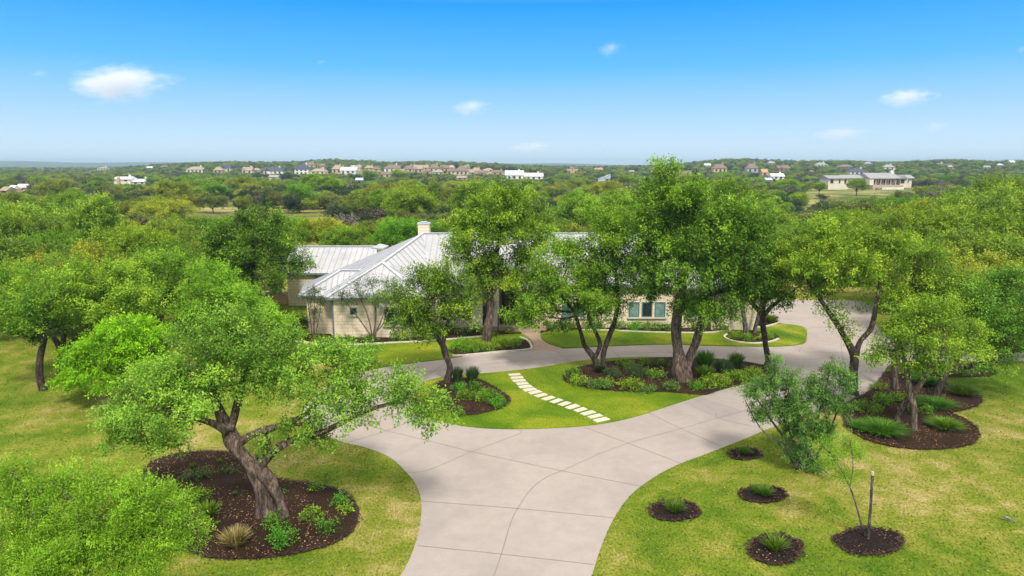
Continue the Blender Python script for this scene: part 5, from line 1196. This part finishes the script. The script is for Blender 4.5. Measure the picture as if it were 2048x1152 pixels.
# orange tower house under construction with a tall mast
Dt = 640.0; q = P(1145, 349, Dt); gz = float(tz(q.x, Dt)); tw_ = empty('tower_house', (q.x, Dt, gz), 'orange unfinished house with a tall thin mast beyond the long white building', 'house')
for nm, args, mt in (('wall', (-4.5, 4.5, 0, 7, -2, 4.2), 'hw_orange'), ('upper_floor', (-2.2, 2.0, 1, 6, 4.201, 6.6), 'hw_orange'), ('roof', (-5, 1.5, -.5, 7.5, 4.202, 4.6), 'hr_tan'), ('mast', (-.25, .25, .5, 1, 4.2, P(1145, 330, Dt).z-gz), 'hr_brown')):
    mb = MB()
    if nm == 'roof':
        for f_ in (((-5,-.5,4.202),(-2.3,-.5,4.202),(-2.3,3.5,5.4),(-5,3.5,5.4)), ((2.1,-.5,4.202),(5,-.5,4.202),(5,3.5,5.4),(2.1,3.5,5.4)), ((-2.5,.5,6.61),(2.3,.5,6.61),(0,3.5,7.8)), ((-2.5,.5,6.61),(0,3.5,7.8),(-2.5,6.5,6.61)), ((2.3,.5,6.61),(2.3,6.5,6.61),(0,3.5,7.8))): mb.face(f_)
    elif nm == 'mast': mb.tube([(0, .7, 4.2), (0, .7, P(1145, 330, Dt).z-gz)], [.45, .12], 6)
    else: mb.box(*args)
    c_ = mb.build(nm, M[mt], tw_, origin=(0, 0, 0)); c_.location = (0, 0, 0)
for xw in (-3, 3):
    mb = MB(); mb.box(xw-.8, xw+.8, -.04, -.002, 1.2, 3.2); c_ = mb.build('window', M['farglass'], tw_, origin=(0, 0, 0)); c_.location = (0, 0, 0)
CLEAR += [(1133,1157,345,Dt)]
for a, yb, yt, Dp, lab in ((383,362,343,330,'left of the ridge row'),(506,362,351,330,'below the navy roofed house'),(1596,370,348,290,'in the trees left of the meadow'),):
    q = P(a, yt, Dp); gz = float(tz(q.x, Dp)); o = empty('utility_pole', (q.x, Dp, gz), 'thin wooden utility pole ' + lab, 'pole', 'utility poles')
    mb = MB(); mb.tube([(0, 0, -1), (0, 0, q.z-gz)], [.16, .11], 6); c_ = mb.build('post', M['barkgrey'], o, origin=(0, 0, 0)); c_.location = (0, 0, 0)
    mb = MB(); mb.box(-1.1, 1.1, -.08, .08, q.z-gz-.7, q.z-gz-.5); c_ = mb.build('crossarm', M['bark'], o, origin=(0, 0, 0)); c_.location = (0, 0, 0)

# ------------------------------------------------------------------ mid-distance trees, placed one by one
GL, GB, GR_ = 'trees left of the lawn and house', 'trees close behind the house', 'trees right of the drive'
NEAR = [
 (30,62,425,'oakA'),(100,56,455,'oakY'),(150,76,393,'oakA'),(60,80,410,'oakD'),(215,50,500,'oakB'),(270,60,445,'oakY'),(335,52,480,'oakY'),(330,74,435,'oakB'),(400,64,455,'oakA'),(450,78,428,'oakY'),
 (90,44,520,'oakB'),(10,46,515,'oakA'),(200,42,535,'oakA'),(410,52,520,'oakB'),(380,46,530,'oakY'),(250,72,450,'oakA'),(0,72,405,'oakD'),(500,84,440,'oakY'),(560,80,430,'oakY'),(205,90,430,'oakA'),(120,96,415,'oakB'),(380,90,425,'oakY'),(30,52,470,'oakB'),(150,48,490,'oakA'),(460,58,480,'oakD'),
 (1600,68,465,'oakB'),(1660,74,440,'oakY'),(1735,66,450,'oakA'),(1780,64,425,'oakY'),(1840,50,470,'oakA'),(1895,60,410,'oakY'),(1960,50,455,'oakB'),(2020,62,385,'oakA'),(2045,44,510,'oakA'),(1700,84,416,'oakY'),
 (1820,84,398,'oakA'),(1900,92,392,'oakY'),(1985,86,372,'oakA'),(2045,96,350,'oakY'),(1620,90,436,'oakY'),(1565,76,445,'oakY'),(1810,54,480,'oakB'),(1900,42,520,'oakA'),(1980,40,560,'oakB'),(2040,78,420,'oakY'),(1930,72,440,'oakA'),(1745,72,420,'oakY'),(1860,70,430,'oakY'),(2000,54,470,'oakY'),
 (1540,98,428,'oakY'),(1680,100,418,'oakY'),(1590,108,432,'oakA'),(1800,104,388,'oakY'),(2040,115,360,'oakA'),(1930,108,378,'oakY'),
]
side_words = {GL: 'left of the house', GB: 'close behind the house', GR_: 'right of the drive'}
def lab_for(pr, px, D, grp):
    b0 = ('at the left frame edge','in the left part','left of centre')[min(2, int(px/230))] if grp == GL else ('just right of the largest oak','in the middle of the right grove','towards the right frame edge')[min(2, int(max(0, px-1530)/180))]
    d0 = 'front row' if D < 50 else 'second row' if D < 65 else 'rear row' if D < 85 else 'farthest row'
    return f"{pr['desc']} in the {d0} {b0}"
for px, D, tp, kd in NEAR:
    grp = GL if px < 800 else GR_
    put(px, D, tp, kd, 1.0, lab_for(PR[kd], px, D, grp), grp)
for px in range(590, 1540, 52):
    D = random.uniform(72, 96); kd = random.choice(['oakY','oakY','oakA','oakB','oakY'])
    zone = 'left of the chimney' if px < 840 else 'behind the main ridge' if px < 1200 else 'behind the largest oak'
    tp = random.uniform(424, 448) if px < 1200 else random.uniform(405, 440)
    put(px + random.uniform(-14, 14), D, tp, kd, 1.0, f"{PR[kd]['desc']} close behind the house, {zone}", GB)

# fields kept open: (px0, px1, py0, py1)
FIELDS = [(320,670,427,444),(1592,1810,381,408),(1310,1390,342,357),(370,460,404,416),(575,640,384,390),(590,720,476,492)]
def allowed(x, y, h, wdt):
    z = float(tz(x, y)); px, pb = proj(x, y, z); _, pt = proj(x, y, z+h)
    r_ = wdt/2*FPX/max(y, 1)
    for a, b_, py, D in CLEAR:
        if y < D+12 and a < px + r_*.7 and px - r_*.7 < b_:
            if pt < py: return False
    for a, b_, p0, p1 in FIELDS:
        if a < px < b_ and p0 < pb < p1 + 6: return False
        if p1 - p0 > 15 and a + 6 < px < b_ - 6 and pb >= p1 and pt < (p0 + p1)/2 + (6 if px < 1700 and px > 1500 else 0): return False
    return True
count = 0; GF = 'trees of the brushy woods beyond the house'
kinds_far = ['jun','jun','olive','olive','oakA','oakB','oakY','brush','oakD','jun','oakA']
cells = {}
tries = 0; placed = []
while count < 235 and tries < 14000:
    tries += 1
    D = 100 + 250*random.random()**1.15; px = random.uniform(-60, 2110); x = P(px, 400, D).x
    gz = float(tz(x, D)); kd = random.choice(kinds_far)
    if D < 150 and kd in ('jun', 'brush') and random.random() < .6: continue
    pr = PR[kd]; s = random.uniform(.7, 1.15); sxy = s*random.uniform(.9, 1.2); rr = pr['W']/2*sxy
    if any((x-a)**2 + (D-b_)**2 < (1.45*max(rr, c_)*(.8+D/500))**2 for a, b_, c_ in ALLT): continue
    if not allowed(x, D, pr['H']*s, pr['W']*sxy): continue
    zone = ['at far left', 'behind the left oaks', 'behind the chimney', 'behind the main roof', 'behind the tallest oak', 'below the meadow', 'at far right'][min(6, max(0, int(px / 293)))]; dist = 'near edge' if D < 165 else 'nearer middle' if D < 225 else 'farther middle' if D < 285 else 'far side'
    copy_tree(pr, (x, D, gz-.1), random.uniform(0, 6.28), s, sxy, f"{pr['desc']} {dist} of the woods, {zone}", GF)
    ALLT.append((x, D, rr)); count += 1
# named landmarks among them
for px, D, tp, kd, lab in ((1716,262,356,'oakD','round dark tree standing in front of the meadow house'),(1645,235,400,'jun','lone dark round juniper in the dry meadow'),(1612,268,362,'oakA','tree at the left rim of the dry meadow'),(1640,280,362,'oakD','tree beside the white left wing of the meadow house'),
   (1858,262,362,'jun','dark tree right of the meadow house terrace'),(740,420,340,'oakA','bright green tree top standing out below the ridge'),(800,430,338,'oakA','rounded bright green tree right of the first bright one below the ridge'),(1660,190,395,'brush','grey-brown scrub tree at the near rim of the meadow')):
    put(px, D, tp, kd, 1.0, lab, None)

# ------------------------------------------------------------------ far woodland: too many to count, one object of scattered trees
pts = []
bands = [(96, 180, 5.0, 900), (180, 360, 5.6, 4200), (360, 620, 6.6, 7500), (620, 1000, 8.0, 15000), (1000, 1900, 13.0, 12000), (1900, 2600, 24, 3000)]
occ = {}
def okspace(x, y, r_):
    cx, cy = int(x//8), int(y//8)
    for i in (-1, 0, 1):
        for j in (-1, 0, 1):
            for a, b_, c_ in occ.get((cx+i, cy+j), ()):
                if (a-x)**2 + (b_-y)**2 < (.62*(c_+r_))**2: return False
    return True
for a, b_, c_ in ALLT: occ.setdefault((int(a//8), int(b_//8)), []).append((a, b_, c_))
sizes = []
for d0, d1, spc, nn in bands:
    for _ in range(nn):
        y = math.sqrt(random.uniform(d0*d0, d1*d1)); x = random.uniform(-.92, .92)*y
        s = random.uniform(.55, 1.0)*(1.0 if d1 < 400 else 1.05 if d1 < 1100 else 1.5 if d1 < 2000 else 2.2); r_ = 2.7*s
        if d1 <= 1000:
            cl = noise.noise(Vector((x*.012, y*.008, 1.7)))
            if cl < -.42: continue
        if not okspace(x, y, r_): continue
        if d1 <= 1000 and not allowed(x, y, 4.9*s, 6*s):
            s *= .5; r_ *= .5
            if not allowed(x, y, 4.9*s, 6*s): continue
        if d1 <= 400: occ.setdefault((int(x//8), int(y//8)), []).append((x, y, r_))
        pts.append((x, y, float(tz(x, y))-.15)); sizes.append(s)
me = bpy.data.meshes.new('woodland'); me.from_pydata(pts, [], [])
at = me.attributes.new('size', 'FLOAT', 'POINT'); at.data.foreach_set('value', np.array(sizes, dtype=np.float32))
wo = bpy.data.objects.new('woodland', me); col.objects.link(wo); tag(wo, 'mass of distant oak and juniper brush covering the hills to the horizon', 'woodland', kind='stuff')
ng = bpy.data.node_groups.new('scatter_trees', 'GeometryNodeTree')
ng.interface.new_socket('Geometry', in_out='INPUT', socket_type='NodeSocketGeometry'); ng.interface.new_socket('Geometry', in_out='OUTPUT', socket_type='NodeSocketGeometry')
gi = ng.nodes.new('NodeGroupInput'); go = ng.nodes.new('NodeGroupOutput'); iop = ng.nodes.new('GeometryNodeInstanceOnPoints'); jn = ng.nodes.new('GeometryNodeJoinGeometry')
for kd in ('jun', 'jun', 'olive', 'jun', 'oakA', 'oakB', 'oakD', 'brush', 'jun'):
    cr_ = [c for c in PR[kd]['root'].children if c.name.startswith('crown')][0]
    oi = ng.nodes.new('GeometryNodeObjectInfo'); oi.inputs['Object'].default_value = cr_; oi.transform_space = 'ORIGINAL'; oi.inputs['As Instance'].default_value = True
    s_ = {'jun': 1.05, 'olive': 1.0, 'oakA': .72, 'oakB': .76, 'oakY': .74, 'oakD': .7, 'brush': 1.1}[kd]
    tf_ = ng.nodes.new('GeometryNodeTransform'); tf_.inputs['Scale'].default_value = (s_, s_, s_)
    ng.links.new(oi.outputs['Geometry'], tf_.inputs['Geometry']); ng.links.new(tf_.outputs[0], jn.inputs[0])
na = ng.nodes.new('GeometryNodeInputNamedAttribute'); na.data_type = 'FLOAT'; na.inputs['Name'].default_value = 'size'
ri = ng.nodes.new('FunctionNodeRandomValue'); ri.data_type = 'INT'
for s_ in ri.inputs:
    if s_.name == 'Max' and s_.type == 'INT': s_.default_value = 8
    if s_.name == 'Min' and s_.type == 'INT': s_.default_value = 0
rr_ = ng.nodes.new('FunctionNodeRandomValue'); rr_.data_type = 'FLOAT'
for s_ in rr_.inputs:
    if s_.name == 'Max' and s_.type == 'VALUE': s_.default_value = 6.283
    if s_.name == 'Seed': s_.default_value = 5
cx_ = ng.nodes.new('ShaderNodeCombineXYZ'); ng.links.new([q for q in rr_.outputs if q.type == 'VALUE' and q.enabled][0], cx_.inputs['Z'])
ng.links.new(gi.outputs[0], iop.inputs['Points']); ng.links.new(jn.outputs[0], iop.inputs['Instance']); iop.inputs['Pick Instance'].default_value = True
ng.links.new([q for q in ri.outputs if q.type == 'INT' and q.enabled][0], iop.inputs['Instance Index']); ng.links.new(cx_.outputs[0], iop.inputs['Rotation']); ng.links.new([q for q in na.outputs if q.enabled][0], iop.inputs['Scale'])
ng.links.new(iop.outputs[0], go.inputs[0])
md = wo.modifiers.new('scatter', 'NODES'); md.node_group = ng

# ------------------------------------------------------------------ clouds: soft volumes high over the far country
def cloudmat(seed, dens):
    m = bpy.data.materials.new('glowing_cloud_vapour'); m.use_nodes = True; t = m.node_tree; t.nodes.clear()
    o = t.nodes.new('ShaderNodeOutputMaterial'); vp = t.nodes.new('ShaderNodeVolumePrincipled'); t.links.new(vp.outputs[0], o.inputs['Volume'])
    tc_ = t.nodes.new('ShaderNodeTexCoord'); v = tc_.outputs['Object']
    ln = N_(t, 'ShaderNodeVectorMath', operation='LENGTH'); t.links.new(v, ln.inputs[0])
    n_ = noise_(t, v, 1.7, 5, .62, .3); 
    ad = N_(t, 'ShaderNodeMath', operation='MULTIPLY_ADD'); ad.inputs[1].default_value = 2.3; ad.inputs[2].default_value = -1.15; t.links.new(n_, ad.inputs[0])
    su = N_(t, 'ShaderNodeMath', operation='SUBTRACT'); t.links.new(ad.outputs[0], su.inputs[0]); 
    m2 = N_(t, 'ShaderNodeMath', operation='MULTIPLY'); m2.inputs[1].default_value = 1.15; t.links.new(ln.outputs['Value'], m2.inputs[0]); t.links.new(m2.outputs[0], su.inputs[1])
    mr = N_(t, 'ShaderNodeMapRange', interpolation_type='SMOOTHSTEP'); mr.inputs['From Min'].default_value = -.85; mr.inputs['From Max'].default_value = .1
    mr.inputs['To Min'].default_value = 0; mr.inputs['To Max'].default_value = dens; t.links.new(su.outputs[0], mr.inputs['Value']); t.links.new(mr.outputs[0], vp.inputs['Density'])
    vp.inputs['Color'].default_value = (1, 1, 1, 1); vp.inputs['Anisotropy'].default_value = 0.0
    em = N_(t, 'ShaderNodeMath', operation='MULTIPLY'); em.inputs[1].default_value = .30; t.links.new(mr.outputs[0], em.inputs[0]); t.links.new(em.outputs[0], vp.inputs['Emission Strength'])
    vp.inputs['Emission Color'].default_value = (.95, .97, 1, 1)
    return m
CL = [(235,164,105,33,.011,'largest white cloud, in the upper left of the sky'),(940,214,42,16,.009,'small soft cloud high over the chimney'),(1812,194,56,18,.010,'flat white cloud in the upper right of the sky'),(1062,294,52,12,.008,'thin low cloud just above the horizon in the middle'),
      (1220,97,26,14,.006,'faint wisp near the top of the sky'),(1682,267,62,14,.005,'faint streak of cloud low on the right'),(1870,253,28,11,.004,'faint wisp right of the low streak'),(642,124,14,5,.004,'tiny faint wisp left of centre'),(78,147,22,7,.003,'faint wisp left of the largest cloud'),(2044,98,10,8,.006,'faint wisp cut by the right frame edge')]
for i, (px, py, rx, rz, dn, lab) in enumerate(CL):
    Yc = 5200.0; c = P(px, py, Yc); k = Yc/FPX
    bpy.ops.mesh.primitive_ico_sphere_add(subdivisions=3, radius=1); o = bpy.context.object; o.name = 'cloud'; o.data.name = 'cloud'
    o.location = c + Vector((0, 0, 0)); o.scale = (rx*k*1.25, rx*k*.7, rz*k*1.45)
    v0 = Vector((i*3.7, 1, 2))
    for vv in o.data.vertices: vv.co *= 1 + .12*noise.noise(vv.co*1.5 + v0)
    o.data.materials.append(cloudmat(i, dn)); o.rotation_euler = (0, 0, .4*i)
    o.rotation_euler = (0, 0, 0)
    tag(o, lab, 'cloud', 'clouds in the blue sky')

# ------------------------------------------------------------------ haze
HAZE = True
if HAZE:
    hz = MB(); hz.box(-10500, 10500, -90, 7050, -3.5, 75); m = bpy.data.materials.new('haze_air'); m.use_nodes = True; t = m.node_tree; t.nodes.clear()
    o = t.nodes.new('ShaderNodeOutputMaterial'); vp = t.nodes.new('ShaderNodeVolumePrincipled'); t.links.new(vp.outputs[0], o.inputs['Volume'])
    vp.inputs['Color'].default_value = (.58, .80, 1, 1); vp.inputs['Density'].default_value = .00023
    ho = hz.build('haze', m); ho['kind'] = 'stuff'

# ------------------------------------------------------------------ repeats whose descriptions are the same: told apart by their order across the view
ORD = ['leftmost','second from left','third from left','fourth from left','fifth from left','sixth from left','seventh from left','eighth from left','ninth from left','tenth from left']
by = {}
for o in bpy.data.objects:
    if o.parent is None and 'label' in o.keys() and o.name in sc.objects: by.setdefault(o['label'], []).append(o)
for lb_, os_ in by.items():
    if 1 < len(os_) <= 10:
        os_.sort(key=lambda q: q.location.x / max(q.location.y, 1))
        for k_, q in enumerate(os_): q['label'] = (ORD[k_] if k_ < len(os_) - 1 or len(os_) == 1 else 'rightmost') + ' ' + lb_
    for q in os_:
        if len(q['label'].split()) > 16: print('LONG', len(q['label'].split()), q['label'])
